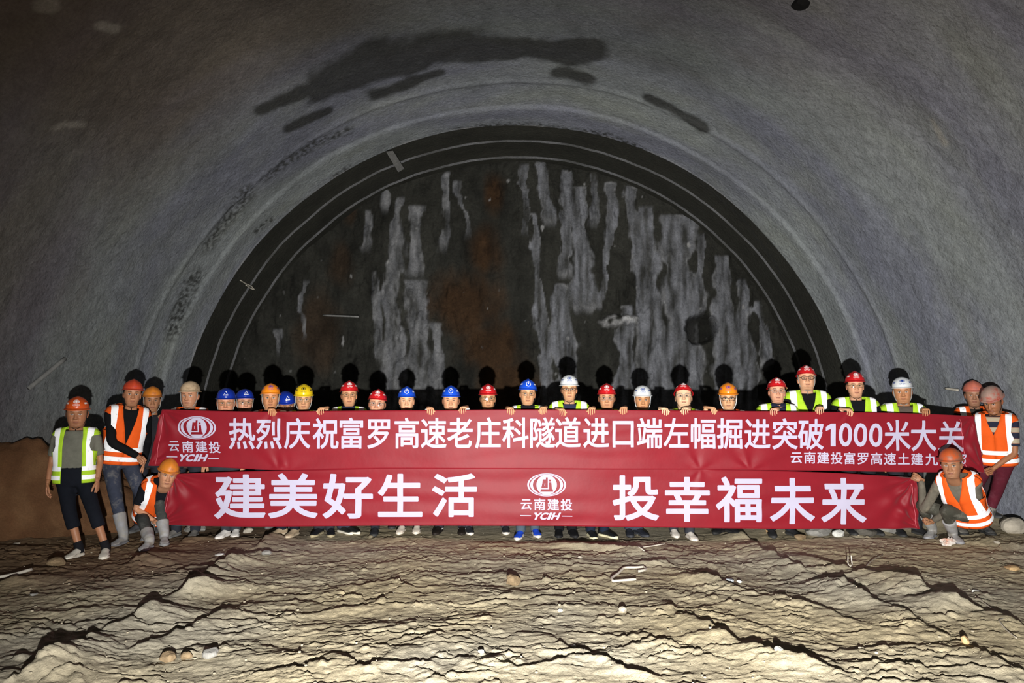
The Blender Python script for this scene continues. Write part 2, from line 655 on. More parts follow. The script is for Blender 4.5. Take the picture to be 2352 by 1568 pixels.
# ------------------------------------------------------------------ tunnel face
def face_wall():
    xs = np.arange(-5.75, 5.9, 0.022)
    zs = np.arange(-0.2, 6.45, 0.022)
    X, Z = np.meshgrid(xs, zs)
    k = Y_FACE
    d = 0.10 * fbm(X * 0.7, Z * 0.45, 81, 4) + 0.05 * np.abs(fbm(X * 2.2, Z * 1.0, 82, 4)) + 0.02 * fbm(X * 7, Z * 3.5, 83, 3)
    lm = np.exp(-((X + 1.6) / 0.9) ** 2) * np.exp(-((Z - 2.8) / 1.6) ** 2)
    d = d + lm * 0.12 * np.abs(fbm(X * 3, Z * 2.4, 84, 4))
    def fp(x, y):
        p = P(x, y, k)
        return p[0], p[2]
    hx, hz = fp(1612, 755)
    hole = sm(1 - np.hypot((X - hx) / 0.34, (Z - hz) / 0.38) + 0.2 * fbm(X * 3, Z * 3, 85, 3), 0.0, 0.4)
    d = d - 0.25 * hole
    lx, lz = fp(1420, 735)
    ledge = sm(1 - np.hypot((X - lx) / 0.42, (Z - lz) / 0.16) + 0.3 * fbm(X * 4, Z * 4, 86, 3), 0, 0.5)
    d = d + 0.12 * ledge
    Y = k - d + 0.10
    n1 = fbm(X * 0.8, Z * 0.5, 91, 4)
    n2 = fbm(X * 3.0, Z * 1.2, 92, 4)
    c = lin('2e2e2a')[None, None, :] * (1 + 0.35 * n2)[..., None]
    c = c + (lin('40403b') - c) * np.clip(0.25 + n1, 0, 1)[..., None] * 0.6
    brown = np.zeros_like(X)
    for px, py, rx, rz in ((1108, 570, 0.45, 0.75), (1085, 690, 0.68, 0.9), (1130, 800, 0.75, 0.75), (1130, 440, 0.3, 0.6), (1150, 880, 0.8, 0.6),
                           (780, 600, 0.3, 0.6), (730, 760, 0.5, 0.9), (800, 480, 0.2, 0.4)):
        bx, bz = fp(px, py)
        rx, rz = rx * 1.15, rz * 1.15
        wt = 1.0 if px > 900 else 0.55
        brown = np.maximum(brown, wt * sm(1 - np.hypot((X - bx) / rx, (Z - bz) / rz) + 0.35 * n1 + .12 * n2, 0, 0.6))
    c = c + (lin('3d2c1d') * (1 + 0.3 * n2)[..., None] - c) * brown[..., None]
    g = np.zeros_like(X)
    ST = [(1205, 375, 1210, 520, .09, .07), (1240, 370, 1262, 500, .10, .14), (1300, 385, 1298, 620, .10, .14), (1330, 425, 1340, 700, .16, .26),
          (1365, 395, 1372, 500, .06, .1), (1410, 415, 1385, 690, .09, .08), (1450, 425, 1520, 940, .10, .36), (1490, 470, 1500, 940, .16, .34),
          (1560, 490, 1570, 940, .30, .46), (1612, 535, 1612, 700, .08, .05), (1655, 585, 1685, 940, .14, .38), (1700, 640, 1735, 940, .10, .25),
          (1750, 690, 1765, 830, .07, .12), (1225, 490, 1262, 940, .06, .18), (1290, 650, 1300, 940, .14, .34), (1440, 700, 1430, 940, .1, .3),
          (920, 450, 915, 570, .09, .16), (960, 470, 955, 620, .16, .14), (1025, 390, 1015, 560, .07, .1), (1050, 410, 1072, 525, .08, .05),
          (900, 560, 905, 940, .14, .26), (960, 640, 962, 940, .22, .3), (1002, 740, 1010, 940, .10, .16), (862, 620, 872, 820, .06, .12),
          (632, 755, 634, 800, .09, .06), (880, 400, 878, 470, .05, .1), (840, 480, 842, 560, .04, .1), (700, 640, 690, 760, .04, .05)]
    for k2, (x0, y0, x1, y1, w0, w1) in enumerate(ST):
        ax, az = fp(x0, y0)
        bx, bz = fp(x1, y1)
        t = np.clip((Z - az) / (bz - az), 0, 1)
        cx = ax + (bx - ax) * t + 0.10 * perlin(Z * 1.3, X * 0 + k2 * 3.7, 93) + 0.03 * perlin(Z * 6, X * 0 + k2, 94)
        ww = (w0 + (w1 - w0) * t) * (1 + 0.5 * perlin(Z * 2.1, X * 0 + k2 * 1.9, 95))
        inside = (1 - sm(np.abs(X - cx) + 0.05 * fbm(X * 9, Z * 1.6, 96, 3), ww * 0.7, ww * 1.05))
        ends = sm(az - Z, -0.03, 0.06) * (1 - sm(bz - Z, -0.15, 0.25))
        g = np.maximum(g, inside * ends * (0.5 if x0 < 1100 else 0.9))
    tex = np.clip(0.7 + 0.9 * fbm(X * 7, Z * 1.1, 97, 5), 0.08, 1.25)
    c = c + (lin('7a7c82') - c) * (g * tex * (1 - 0.9 * hole))[..., None]
    rim = np.clip(4 * g * (1 - g), 0, 1) ** 2 * np.clip(.4 + fbm(X * 6, Z * 2, 103, 3), 0, 1) * (g > .05)
    c = c + (lin('97989b') - c) * (rim * .6)[..., None]
    crk = np.clip(1 - np.abs(fbm(X * 2.6, Z * .8, 104, 4)) * 9, 0, 1) * np.clip(.3 + fbm(X, Z, 105, 3), 0, 1)
    c = c * (1 - .55 * crk[..., None])
    c = c + (lin('b9b9ba') - c) * (ledge * np.clip(0.5 + fbm(X * 5, Z * 5, 98, 3), 0, 1))[..., None]
    spk = np.clip((perlin(X * 6.0, Z * 3.2, 99) + 0.35 * perlin(X * 15, Z * 9, 100) - 0.85) * 6, 0, 1) * (sm(Z, 1.5, 2.3))
    c = c + (lin('b5b5b5') - c) * spk[..., None] * 0.7
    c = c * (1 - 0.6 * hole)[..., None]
    n, m = X.shape
    keep = np.hypot(X - TX, Z - TZ) < 5.75
    ix = np.arange(n * m).reshape(n, m)
    q = np.stack([ix[:-1, :-1], ix[:-1, 1:], ix[1:, 1:], ix[1:, :-1]], -1)
    kk = keep[:-1, :-1] | keep[1:, 1:] | keep[:-1, 1:] | keep[1:, :-1]
    q = q[kk].reshape(-1, 4)
    used = np.unique(q)
    re = np.full(n * m, -1)
    re[used] = np.arange(len(used))
    V = np.stack([X, Y, Z], -1).reshape(-1, 3)[used]
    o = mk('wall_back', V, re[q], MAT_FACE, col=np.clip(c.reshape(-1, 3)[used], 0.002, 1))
    tag(o, kind='structure')


face_wall()


# ------------------------------------------------------------------ lettering
_glyphs = {}


def glyph(ch, off):
    """flat triangulated outline of one character (unit em)"""
    key = (ch, off)
    if key not in _glyphs:
        cu = bpy.data.curves.new('glyph', 'FONT')
        cu.body = ch
        cu.size = 1.0
        cu.offset = off
        cu.resolution_u = 4
        ob = bpy.data.objects.new('glyph', cu)
        COL.objects.link(ob)
        dg = bpy.context.evaluated_depsgraph_get()
        dg.update()
        me = ob.evaluated_get(dg).to_mesh()
        V = np.array([v.co[:2] for v in me.vertices])
        Fc = [tuple(p.vertices) for p in me.polygons]
        ob.evaluated_get(dg).to_mesh_clear()
        bpy.data.objects.remove(ob)
        bpy.data.curves.remove(cu)
        _glyphs[key] = (V, Fc)
    V, Fc = _glyphs[key]
    return V.copy(), Fc


def hull2(p):
    p = sorted(set((round(a, 6), round(b, 6)) for a, b in p))
    def half(q):
        o = []
        for c in q:
            while len(o) > 1 and (o[-1][0] - o[-2][0]) * (c[1] - o[-2][1]) - (o[-1][1] - o[-2][1]) * (c[0] - o[-2][0]) <= 0:
                o.pop()
            o.append(c)
        return o[:-1]
    return half(p) + half(p[::-1])


def bold(V, Fc, e):
    """thicken strokes: every outline edge is swept by a small octagon"""
    cnt = {}
    for f in Fc:
        for i in range(len(f)):
            k = (f[i], f[(i + 1) % len(f)])
            k = (min(k), max(k))
            cnt[k] = cnt.get(k, 0) + 1
    t = (np.arange(8) + .5) * np.pi / 4
    oc = np.stack([np.cos(t), np.sin(t)], 1) * e * 1.08
    out, fo, n = [np.c_[V, np.zeros(len(V))]], list(Fc), len(V)
    for (i, j), c in cnt.items():
        if c == 1:
            h = np.array(hull2([tuple(q) for q in np.concatenate([V[i] + oc, V[j] + oc])]))
            out.append(np.c_[h, np.zeros(len(h))])
            fo.append(tuple(range(n, n + len(h))))
            n += len(h)
    A = np.concatenate(out)[:, :2]
    # one clean outline: triangulate all the edges together, keep what lies inside any piece
    ed = [(f[i], f[(i + 1) % len(f)]) for f in fo for i in range(len(f))]
    r = delaunay_2d_cdt([Vector(q) for q in A], ed, [], 0, 1e-6)
    W = np.array([v[:] for v in r[0]])
    T = np.array([f for f in r[2]])
    C = W[T].mean(1)
    keep = np.zeros(len(C), bool)
    for f in fo:
        q = A[list(f)]
        x0, y0 = q.min(0)
        x1, y1 = q.max(0)
        near = np.where(~keep & (C[:, 0] > x0) & (C[:, 0] < x1) & (C[:, 1] > y0) & (C[:, 1] < y1))[0]
        if len(near):
            e_ = np.roll(q, -1, axis=0) - q
            d = C[near][:, None, :] - q[None]
            cr = e_[None, :, 0] * d[..., 1] - e_[None, :, 1] * d[..., 0]
            keep[near] = (cr > -1e-9).all(1) | (cr < 1e-9).all(1)
    return np.c_[W, np.zeros(len(W))], [tuple(t) for t in T[keep]]


_bold = {}


def bold_glyph(ch, off):
    if (ch, off) not in _bold:
        V, Fc = glyph(ch, 0.0)
        _bold[(ch, off)] = bold(V, Fc, off) if off else (np.c_[V, np.zeros(len(V))], Fc)
    V, Fc = _bold[(ch, off)]
    return V.copy(), Fc


def fit_glyph(ch, off, cx, cy, wd, ht, shear=0.0):
    """character whose ink box is centred on (cx, cy) with size wd x ht; y up"""
    V, Fc = bold_glyph(ch, off)
    lo, hi = V.min(0), V.max(0)
    U = (V[:, :2] - (lo + hi)[:2] / 2) / (hi - lo)[:2]
    return np.stack([cx + U[:, 0] * wd, cy + U[:, 1] * ht, V[:, 2]], 1), Fc


def em_glyph(ch, off, cx, cy, ew, eh):
    V, Fc = bold_glyph(ch, off)
    return np.stack([cx + (V[:, 0] - 0.5) * ew, cy + (V[:, 1] - 0.38) * eh, V[:, 2]], 1), Fc


def ring2(a1, b1, a2, b2, n=48, cx=0, cy=0):
    t = np.arange(n) * 2 * np.pi / n
    V = np.concatenate([np.stack([cx + a1 * np.cos(t), cy + b1 * np.sin(t)], 1), np.stack([cx + a2 * np.cos(t), cy + b2 * np.sin(t)], 1)])
    return V, [(j, (j + 1) % n, n + (j + 1) % n, n + j) for j in range(n)]


def disc2(a, b, n=48, cx=0, cy=0):
    t = np.arange(n) * 2 * np.pi / n
    V = np.concatenate([[[cx, cy]], np.stack([cx + a * np.cos(t), cy + b * np.sin(t)], 1)])
    return V, [(0, 1 + j, 1 + (j + 1) % n) for j in range(n)]


LOGO_RED = [  # the building sign inside the disc, in units of the photograph's pixels about the logo centre, y up
    [(-8.6, 12.5), (-1.8, 12.5), (-1.8, 4), (-9.8, 4)], [(-9.8, 4), (-4.6, 4), (-5.2, -2.6), (-11.2, -2.6)], [(-3.4, 4), (-1.8, 4), (-2, -2.6), (-4, -2.6)],
    [(-11.2, -2.6), (-2, -2.6), (-2, -7.4), (-12.6, -7.4)], [(-1.8, 17), (2.6, 17), (2.6, -7.4), (-2, -7.4)],
    [(5, 12.2), (9.6, 12.2), (10.4, 7.8), (4.8, 7.8)], [(5, 5.6), (10.8, 5.6), (12.2, -9.8), (5.4, -9.8)],
    [(-13, -9.8), (14, -9.8), (15, -15.5), (-14.8, -15.5)],
]


def logo2(S=1.0):
    W, Rd = MB2(), MB2()
    W.add(*ring2(44.5, 26.5, 40.5, 24.6))
    W.add(*ring2(37.8, 24.0, 31.6, 22.6))
    W.add(*disc2(23.6, 23.0))
    for q in LOGO_RED:
        Rd.add(np.array(q, float), [(3, 2, 1, 0)])
    W.scale(S)
    Rd.scale(S)
    return W, Rd


class MB2(MB):
    def scale(self, s):
        self.v = [v * s for v in self.v]

    def shift(self, x, y):
        self.v = [v + np.array([x, y]) for v in self.v]


# ------------------------------------------------------------------ banners
def px_to_plane(V, Y):
    """array of photograph pixels -> (x, z) on the plane at distance Y"""
    d = (V[:, 0] - CX) / F
    u = (CY - V[:, 1]) / F
    dy = math.cos(PITCH) - u * math.sin(PITCH)
    t = Y / dy
    return np.stack([d * t, CAMH + (math.sin(PITCH) + u * math.cos(PITCH)) * t], 1)


def folds(X, Z, pinches, seed):
    """how far the cloth stands out of its plane (metres, towards the camera positive)"""
    D = 0.014 * fbm(X * 0.8, Z * 1.2, seed, 2) + 0.006 * np.sin(Z * 26 + 2 * fbm(X * 0.7, Z * 0.8, seed + 4, 2)) * np.clip(0.5 + fbm(X * 0.5, Z * 0.6, seed + 5, 2), 0, 1)
    for (px, pz, A, L, n) in pinches:
        r = np.hypot(X - px, Z - pz)
        a = np.arctan2(Z - pz, X - px)
        D = D + A * np.exp(-r / L) * np.minimum(1, r / 0.10) * np.sin(a * n + 1.3 * px + 0.8 * np.sin(a * 3.0))
    return D


def conform(mb, Y, D, lift, step=0.045, dens=None):
    """project 2-D print (pixel coordinates) on the cloth, cut finely enough to follow the folds"""
    V = mb.V()
    P2 = px_to_plane(V, Y)
    bm = bmesh.new()
    L = V[:, 2] if V.shape[1] > 2 else np.zeros(len(V))
    vs = [bm.verts.new((p[0], l, p[1])) for p, l in zip(P2, L)]
    for f in mb.f:
        try:
            bm.faces.new([vs[i] for i in f])
        except ValueError:
            pass
    lo, hi = P2.min(0), P2.max(0)
    for ax, no in ((0, (1, 0, 0)), (1, (0, 0, 1))):
        for c in np.arange(math.ceil(lo[ax] / step) * step, hi[ax], step):
            co = (c, 0, 0) if ax == 0 else (0, 0, c)
            bmesh.ops.bisect_plane(bm, geom=bm.verts[:] + bm.edges[:] + bm.faces[:], plane_co=co, plane_no=no, dist=1e-5)
    bm.verts.index_update()
    A = np.array([v.co[:] for v in bm.verts])
    Fc = [tuple(v.index for v in f.verts) for f in bm.faces]
    bm.free()
    A[:, 1] = Y - D(A[:, 0], A[:, 2]) - lift - A[:, 1]
    # all print faces the camera
    out = []
    for f in Fc:
        a, b, c = A[f[0]], A[f[1]], A[f[2]]
        out.append(f if np.cross(b - a, c - a)[1] < 0 else f[::-1])
    return A, out


def cloth(root_name, label, Y, top, bot, pinches, seed, group):
    top = np.array(top, float)
    bot = np.array(bot, float)
    nu, nv = 520, 44
    u = np.linspace(0, 1, nu)
    def along(pl):
        Q = px_to_plane(pl, Y)
        # even parameter: follow the stored fractions of x
        fr = (Q[:, 0] - Q[0, 0]) / (Q[-1, 0] - Q[0, 0])
        return np.stack([np.interp(u, fr, Q[:, 0]), cub(fr, Q[:, 1], u)], 1)
    T, B = along(top), along(bot)
    v = np.linspace(0, 1, nv)[:, None, None]
    G2 = T[None] * (1 - v) + B[None] * v
    pz = [(*px_to_plane(np.array([[a, b]], float), Y)[0], A, L, n) for a, b, A, L, n in pinches]
    D = lambda X, Z: folds(X, Z, pz, seed)
    X, Z = G2[..., 0], G2[..., 1]
    V = np.stack([X, Y - D(X, Z), Z], -1).reshape(-1, 3)
    ix = np.arange(nu * nv).reshape(nv, nu)
    q = np.stack([ix[:-1, :-1], ix[1:, :-1], ix[1:, 1:], ix[:-1, 1:]], -1).reshape(-1, 4)
    c = V.mean(0)
    root = empty(root_name, (c[0], Y, V[:, 2].min()))
    tag(root, label, 'banner', group)
    cl = mk('cloth', V, q, MAT_RED, root)
    so = cl.modifiers.new('thickness', 'SOLIDIFY')
    so.thickness = 0.002
    so.offset = -1
    return root, D


def seam(root, D, Y, a, b, rad=0.0025):
    pts = [np.array(a, float) + (np.array(b, float) - np.array(a, float)) * t for t in np.linspace(0, 1, 14)]
    Q = px_to_plane(np.array(pts), Y)
    P3 = [np.array([x, Y - float(D(np.array([x]), np.array([z]))[0]) - 0.004, z]) for x, z in Q]
    return MB().add(*tube(P3, rad, 6, 2)).obj('hem_seam', MAT_SEAM, root)


def ycih_mark(root, D, Y, lx, ly, chars, latin, dash, parent_name):
    W, Rd = logo2(1.0)
    for mb in (W, Rd):
        mb.v = [np.stack([lx + v[:, 0], ly - v[:, 1]], 1) for v in mb.v]
    e = mk('emblem', *conform(W, Y, D, 0.005), MAT_LETTER, root, smooth=False)
    mk('building_sign', *conform(Rd, Y, D, 0.0075), MAT_RED, e, smooth=False)
    t = MB2()
    for ch, x, y, wd, ht in chars:
        A, Fc = fit_glyph(ch, 0.017, x, -y, wd, ht)
        t.add(A * [1, -1, 1], Fc)
    x0, x1, yy, ht = latin
    wds = [(0.17, .27, 'Y'), (0.42, .25, 'C'), (0.625, .10, 'I'), (0.84, .27, 'H')]
    for a, b, ch in wds:
        A, Fc = fit_glyph(ch, 0.045, 0, 0, 1, 1, 0.0)
        A = A * [b * (x1 - x0), ht, 1]
        A[:, 0] += A[:, 1] * 0.42
        A = A + [x0 + a * (x1 - x0), -yy, 0]
        t.add(A * [1, -1, 1], Fc)
    for a, b, y in dash:
        t.add(np.array([(a, y - 1, 0), (b, y - 0.7, 0), (b, y + 1.3, 0), (a, y + 1, 0)], float), [(0, 1, 2, 3)])
    mk('emblem_lettering', *conform(t, Y, D, 0.005), MAT_LETTER, root, smooth=False)


Y1, Y2 = 7.74, 7.80
B1, D1 = cloth('banner', 'upper long red banner held at chest height, two lines of white characters with 1000', Y1,
               [(372, 940), (600, 945), (800, 943), (1000, 941.5), (1200, 940), (1400, 941), (1600, 943), (1800, 944.5), (2000, 947), (2120, 950), (2240, 956)],
               [(340, 1069), (480, 1072), (640, 1079), (660, 1079), (900, 1076), (1180, 1077), (1400, 1078), (1608, 1078), (1722, 1079), (1900, 1081), (2110, 1084), (2262, 1085)],
               [(372, 940, .016, .5, 11), (340, 1069, .015, .35, 13), (640, 1079, .008, .35, 5), (662, 1079, .005, .2, 5), (1608, 1078, .008, .35, 5), (1722, 1079, .009, .4, 6),
                (2240, 956, .015, .45, 11), (2262, 1085, .018, .5, 13), (625, 945, .007, .3, 5), (1950, 946, .006, .3, 5)],
               201, 'red slogan banners')
HEAD = [(556, '热'), (618, '烈'), (683, '庆'), (748, '祝'), (807, '富'), (871, '罗'), (935, '高'), (996, '速'), (1057, '老'), (1121, '庄'), (1184, '科'), (1245, '隧'), (1304, '道'),
        (1369, '进'), (1431, '口'), (1492, '端'), (1554, '左'), (1615, '幅'), (1677, '掘'), (1739, '进'), (1802, '突'), (1862, '破'), (2061, '米'), (2122, '大'), (2185, '关')]
t = MB2()
ysl = lambda x: np.interp(x, [556, 900, 1300, 1700, 1862, 2061, 2185], [995.5, 994.5, 993, 995.5, 997, 999.5, 1002])
for x, ch in HEAD:
    A, Fc = em_glyph(ch, 0.016, x, -ysl(x), 62, 74)
    t.add(A * [1, -1, 1], Fc)
t.add(np.array([(1908, 972.5, 0), (1919, 972.5, 0), (1919, 1024.5, 0), (1907.5, 1024.5, 0), (1907.5, 985, 0), (1896, 989.5, 0), (1896, 980, 0)]), [(0, 1, 2, 3, 4), (0, 4, 5, 6)])
for x, ch, wd in ((1941.5, '0', 31), (1976, '0', 31), (2011, '0', 31)):
    A, Fc = fit_glyph(ch, 0.016, x, -ysl(x), wd, 54)
    t.add(A * [1, -1, 1], Fc)
mk('headline_lettering', *conform(t, Y1, D1, 0.005), MAT_LETTER, B1, smooth=False)
t = MB2()
for x, ch in zip((1829, 1860, 1890.5, 1921.5, 1951, 1982, 2013, 2043.5, 2075, 2106, 2139, 2171, 2206), '云南建投富罗高速土建九分部'):
    A, Fc = em_glyph(ch, 0.016, x, -(1050 + (x - 1829) * 0.015), 29, 29)
    t.add(A * [1, -1, 1], Fc)
mk('footer_lettering', *conform(t, Y1, D1, 0.005), MAT_LETTER, B1, smooth=False)
ycih_mark(B1, D1, Y1, 453, 982, [('云', 400, 1024.5, 25, 24), ('南', 432, 1025.5, 25, 26.5), ('建', 463, 1025.5, 27, 26.5), ('投', 494, 1027, 27, 26.5)],
          (408, 477, 1051, 16.5), [(382, 407, 1048.5), (478, 503, 1052.5)], 'a')
seam(B1, D1, Y1, (376, 950), (358, 1066))
seam(B1, D1, Y1, (2206, 962), (2219, 1080))

B2, D2 = cloth('banner', 'lower red banner near the ground, large white characters either side of a central emblem', Y2,
               [(396, 1088), (520, 1083), (700, 1079), (900, 1074), (1180, 1073), (1500, 1073), (1608, 1076), (1722, 1079), (1900, 1085), (2103, 1096)],
               [(360, 1202), (380, 1206), (640, 1209), (900, 1207), (1180, 1207), (1500, 1211), (1800, 1214), (2112, 1214)],
               [(396, 1088, .022, .5, 11), (365, 1204, .022, .5, 12), (2103, 1096, .024, .55, 12), (2112, 1212, .02, .45, 11), (1610, 1076, .006, .4, 5)],
               231, 'red slogan banners')
for words in ((('建', 552, 1139.5, 118, 102), ('美', 673.5, 1138, 113, 103), ('好', 799, 1139, 116, 103), ('生', 919.5, 1137, 102, 99), ('活', 1044, 1137, 103, 100)),
              (('投', 1460, 1143, 107, 104), ('幸', 1578.5, 1146.5, 103, 103), ('福', 1697, 1146.5, 106, 105), ('未', 1819.5, 1150, 104, 106), ('来', 1937.5, 1150.5, 102, 107))):
    t = MB2()
    for ch, x, y, wd, ht in words:
        A, Fc = fit_glyph(ch, 0.021, x, -y, wd, ht)
        t.add(A * [1, -1, 1], Fc)
    mk('slogan_lettering', *conform(t, Y2, D2, 0.005), MAT_LETTER, B2, smooth=False)
ycih_mark(B2, D2, Y2, 1255.5, 1113, [('云', 1208.5, 1158, 25, 24), ('南', 1239.5, 1157.5, 26, 27), ('建', 1270.5, 1158, 26.5, 27), ('投', 1301, 1158.5, 26.5, 27)],
          (1222, 1287, 1184.5, 16.5), [(1195, 1219.5, 1183), (1290, 1314.5, 1184.5)], 'b')
seam(B2, D2, Y2, (394, 1094), (377, 1203))
seam(B2, D2, Y2, (2091, 1102), (2104, 1210))

# ------------------------------------------------------------------ people: shared head, hats, glasses
def Rx(a):
    c, s = math.cos(a), math.sin(a)
    return np.array([[1, 0, 0], [0, c, -s], [0, s, c]])


def Ry(a):
    c, s = math.cos(a), math.sin(a)
    return np.array([[c, 0, s], [0, 1, 0], [-s, 0, c]])


def Rz(a):
    c, s = math.cos(a), math.sin(a)
    return np.array([[c, -s, 0], [s, c, 0], [0, 0, 1]])


HZ = [-.30, -.20, -.135, -.125, -.118, -.105, -.088, -.068, -.050, -.036, 0, .024, .055, .08, .10, .112, .116]
HF = [.050, .048, .046, .060, .080, .089, .085, .090, .089, .089, .088, .096, .096, .084, .055, .022, .002]
HB = [.066, .064, .062, .062, .062, .064, .066, .068, .072, .076, .090, .098, .098, .086, .058, .024, .002]
HW = [.062, .058, .057, .056, .056, .057, .060, .065, .069, .072, .075, .077, .075, .062, .042, .018, .002]


SKIN_GAIN = 1.5


def gs(x, m, s):
    return np.exp(-((x - m) / s) ** 2)


def head_mesh(wid=1.0, jaw=1.0, skin='b98a68', lip='9a5a4c', brow='1c1510', eyes_open=1.0, seed=0):
    """head and neck: face towards -y, eyes at z = 0; returns vertices, quads, colours, hair vertices and quads"""
    zs = np.concatenate([np.linspace(-.30, -.13, 7), np.linspace(-.126, .052, 73), np.linspace(.058, .112, 13), [.1155]])
    a1 = np.concatenate([np.linspace(0, 1.25, 34), np.linspace(1.25, math.pi, 16)[1:]])
    a = np.concatenate([a1, -a1[-2:0:-1]])
    Zg, Ag = np.meshgrid(zs, a, indexing='ij')
    f, b, wd = cub(HZ, HF, Zg), cub(HZ, HB, Zg), cub(HZ, HW, Zg) * wid
    wd = wd * (1 + (jaw - 1) * gs(Zg, -.085, .04))
    ca, sa = np.cos(Ag), np.sin(Ag)
    X = wd * np.sign(sa) * np.abs(sa) ** 0.88
    Y = np.where(ca > 0, -f * np.abs(ca) ** 0.85, b * np.abs(ca) ** 0.9) + 0.006
    fr = sm(ca, 0.0, 0.35)
    ax = np.abs(X)
    z = Zg
    nose = np.interp(z, [-.050, -.044, -.037, -.02, .004, .02], [0, .010, .026, .018, .006, 0])
    nw = np.interp(z, [-.05, -.036, -.01, .02], [.017, .0155, .010, .010])
    dY = -nose * np.exp(-(ax / nw) ** 2.6)
    dY += -.007 * gs(ax, .015, .006) * gs(z, -.039, .007)
    dY += .011 * gs(ax, .032, .016) * gs(z, .001, .013) - .0055 * gs(ax, .032, .0105) * gs(z, .000, .0075)
    dY += -.004 * gs(ax, .030, .02) * gs(z, .021, .007)
    dY += -.005 * gs(ax, .043, .018) * gs(z, -.032, .02)
    dY += -.0065 * gs(ax, 0, .020) * gs(z, -.0635, .0045) - .0075 * gs(ax, 0, .017) * gs(z, -.0745, .005) + .004 * gs(ax, 0, .024) * gs(z, -.0688, .0016)
    dY += .004 * gs(ax, 0, .02) * gs(z, -.087, .006) - .004 * gs(ax, 0, .018) * gs(z, -.106, .010)
    dY += .003 * gs(ax, .028, .006) * gs(z, -.052, .012)
    Y = Y + dY * fr
    skl = np.clip(lin(skin) * SKIN_GAIN, 0, .75)
    c = np.broadcast_to(skl, X.shape + (3,)).copy()
    n = fbm(X * 30 + seed, z * 30, 120, 3)[..., None]
    c = c * (1 + 0.07 * n)
    blush = (gs(ax, .045, .02) * gs(z, -.035, .02) * 0.25 + gs(ax, 0, .014) * gs(z, -.036, .01) * 0.25) * fr
    c = c + (c * np.array([1.15, .82, .78]) - c) * blush[..., None]
    c = c * (1 - 0.18 * (sm(-z, .05, .1) * gs(ax, 0, .05) * fr)[..., None])

    def put(mask, hexc):
        nonlocal c
        c = c + (lin(hexc) - c) * np.clip(mask * (fr > 0.3), 0, 1)[..., None]
    bz = .0225 + .0035 * gs(ax, .036, .012)
    put(.9 * (1 - sm(np.abs(z - bz), .0016, .0042)) * sm(ax, .012, .018) * (1 - sm(ax, .044, .052)), brow)
    ez = (ax - .0315) / .0135
    eh = .0048 * eyes_open * np.sqrt(np.clip(1 - ez ** 2, 0, 1)) + .0012
    ein = (np.abs(ez) < 1) * (1 - sm(np.abs(z), eh - .0008, eh + .0010))
    put(ein, 'b9aca2')
    put(ein * (1 - sm(np.hypot(ax - .0315, z), .0045, .0062)), '15100d')
    put((np.abs(ez) < 1.15) * (1 - sm(np.abs(z - eh - .0004), .0008, .0022)), '241812')
    put(.85 * gs(z, -.0690, .0075) ** 1.5 * (1 - sm(ax, .014, .026)) * sm(.0125 - np.abs(z + .0690), 0, .004), lip)
    put(.9 * (1 - sm(np.abs(z + .0690), .0008, .0022)) * (1 - sm(ax, .018, .026)), '3a201c')
    put(.9 * gs(ax, .0085, .0035) * gs(z, -.0445, .0022), '2a1712')
    ny, nx = X.shape
    ix = np.arange(ny * nx).reshape(ny, nx)
    nxt = np.roll(ix, -1, axis=1)
    q = np.stack([ix[:-1], ix[1:], nxt[1:], nxt[:-1]], -1)
    V = np.stack([X, Y, z], -1)
    # hair: the scalp, lifted a few millimetres
    aa = np.abs(Ag)
    line = np.interp(aa, [0, .9, 1.15, 1.35, 1.75, 1.95, math.pi], [.062, .055, .035, -.012, -.002, -.055, -.07])
    hm = (z > line) & (z > -.08)
    hq = hm[:-1] & hm[1:] & np.roll(hm, -1, axis=1)[:-1] & np.roll(hm, -1, axis=1)[1:]
    Nn = np.stack([X / (.075 ** 2), (Y - .006) / (.095 ** 2), np.clip(z - .03, 0, 1) / (.085 ** 2)], -1)
    Nn = Nn / np.linalg.norm(Nn, axis=-1, keepdims=True)
    H = V + Nn * (.005 + .002 * fbm(X * 60, z * 25, 121, 3))[..., None]
    c2 = c.reshape(-1, 3)
    q = q.reshape(-1, 4)[:, ::-1]
    # top cap is tiny; ears are added as their own shells
    mb = MB()
    mb.add(V.reshape(-1, 3), [tuple(f) for f in q])
    cols = [c2]
    for s in (-1, 1):
        E, Ef = ell((0, 0, 0), (.010, .020, .032), 14, 10)
        E = E.copy()
        rim = np.hypot(E[:, 1] / .020, E[:, 2] / .032)
        E[:, 0] += np.where(E[:, 0] > 0, -.006 * np.clip(1 - rim * 1.3, 0, 1), 0)
        E[:, 1] *= np.where(E[:, 2] < -.01, 0.75, 1.0)
        E = E @ Rx(-.15).T @ Rz(-0.35).T
        E = E * [s, 1, 1] + [s * (.077 * wid), .012, -.012]
        mb.add(E, [f if s > 0 else f[::-1] for f in Ef])
        cols.append(np.broadcast_to(skl * np.array([1.05, .88, .84]), (len(E), 3)))
    hq = hq.reshape(-1)
    hf = np.stack([ix[:-1], ix[1:], nxt[1:], nxt[:-1]], -1).reshape(-1, 4)[hq][:, ::-1]
    used = np.unique(hf)
    re = np.full(ny * nx, -1)
    re[used] = np.arange(len(used))
    return mb, np.concatenate(cols), H.reshape(-1, 3)[used], re[hf]


# hard hats, in the head's own frame
HA, HBk, HC = .105, .132, .016


def hat_r(zn, e):
    return np.clip(1 - np.clip(zn, 0, 1) ** e, 0, 1) ** (1 / e)


def hat_geom(style):
    return dict(v=dict(z0=.060, z1=.168, e=1.95, ridge=.012, rw=.020, brim=.010, peak=.024),
                smooth=dict(z0=.060, z1=.168, e=2.25, ridge=.004, rw=.03, brim=.016, peak=.026),
                cap=dict(z0=.060, z1=.170, e=2.1, ridge=.009, rw=.026, brim=.013, peak=.034))[style]


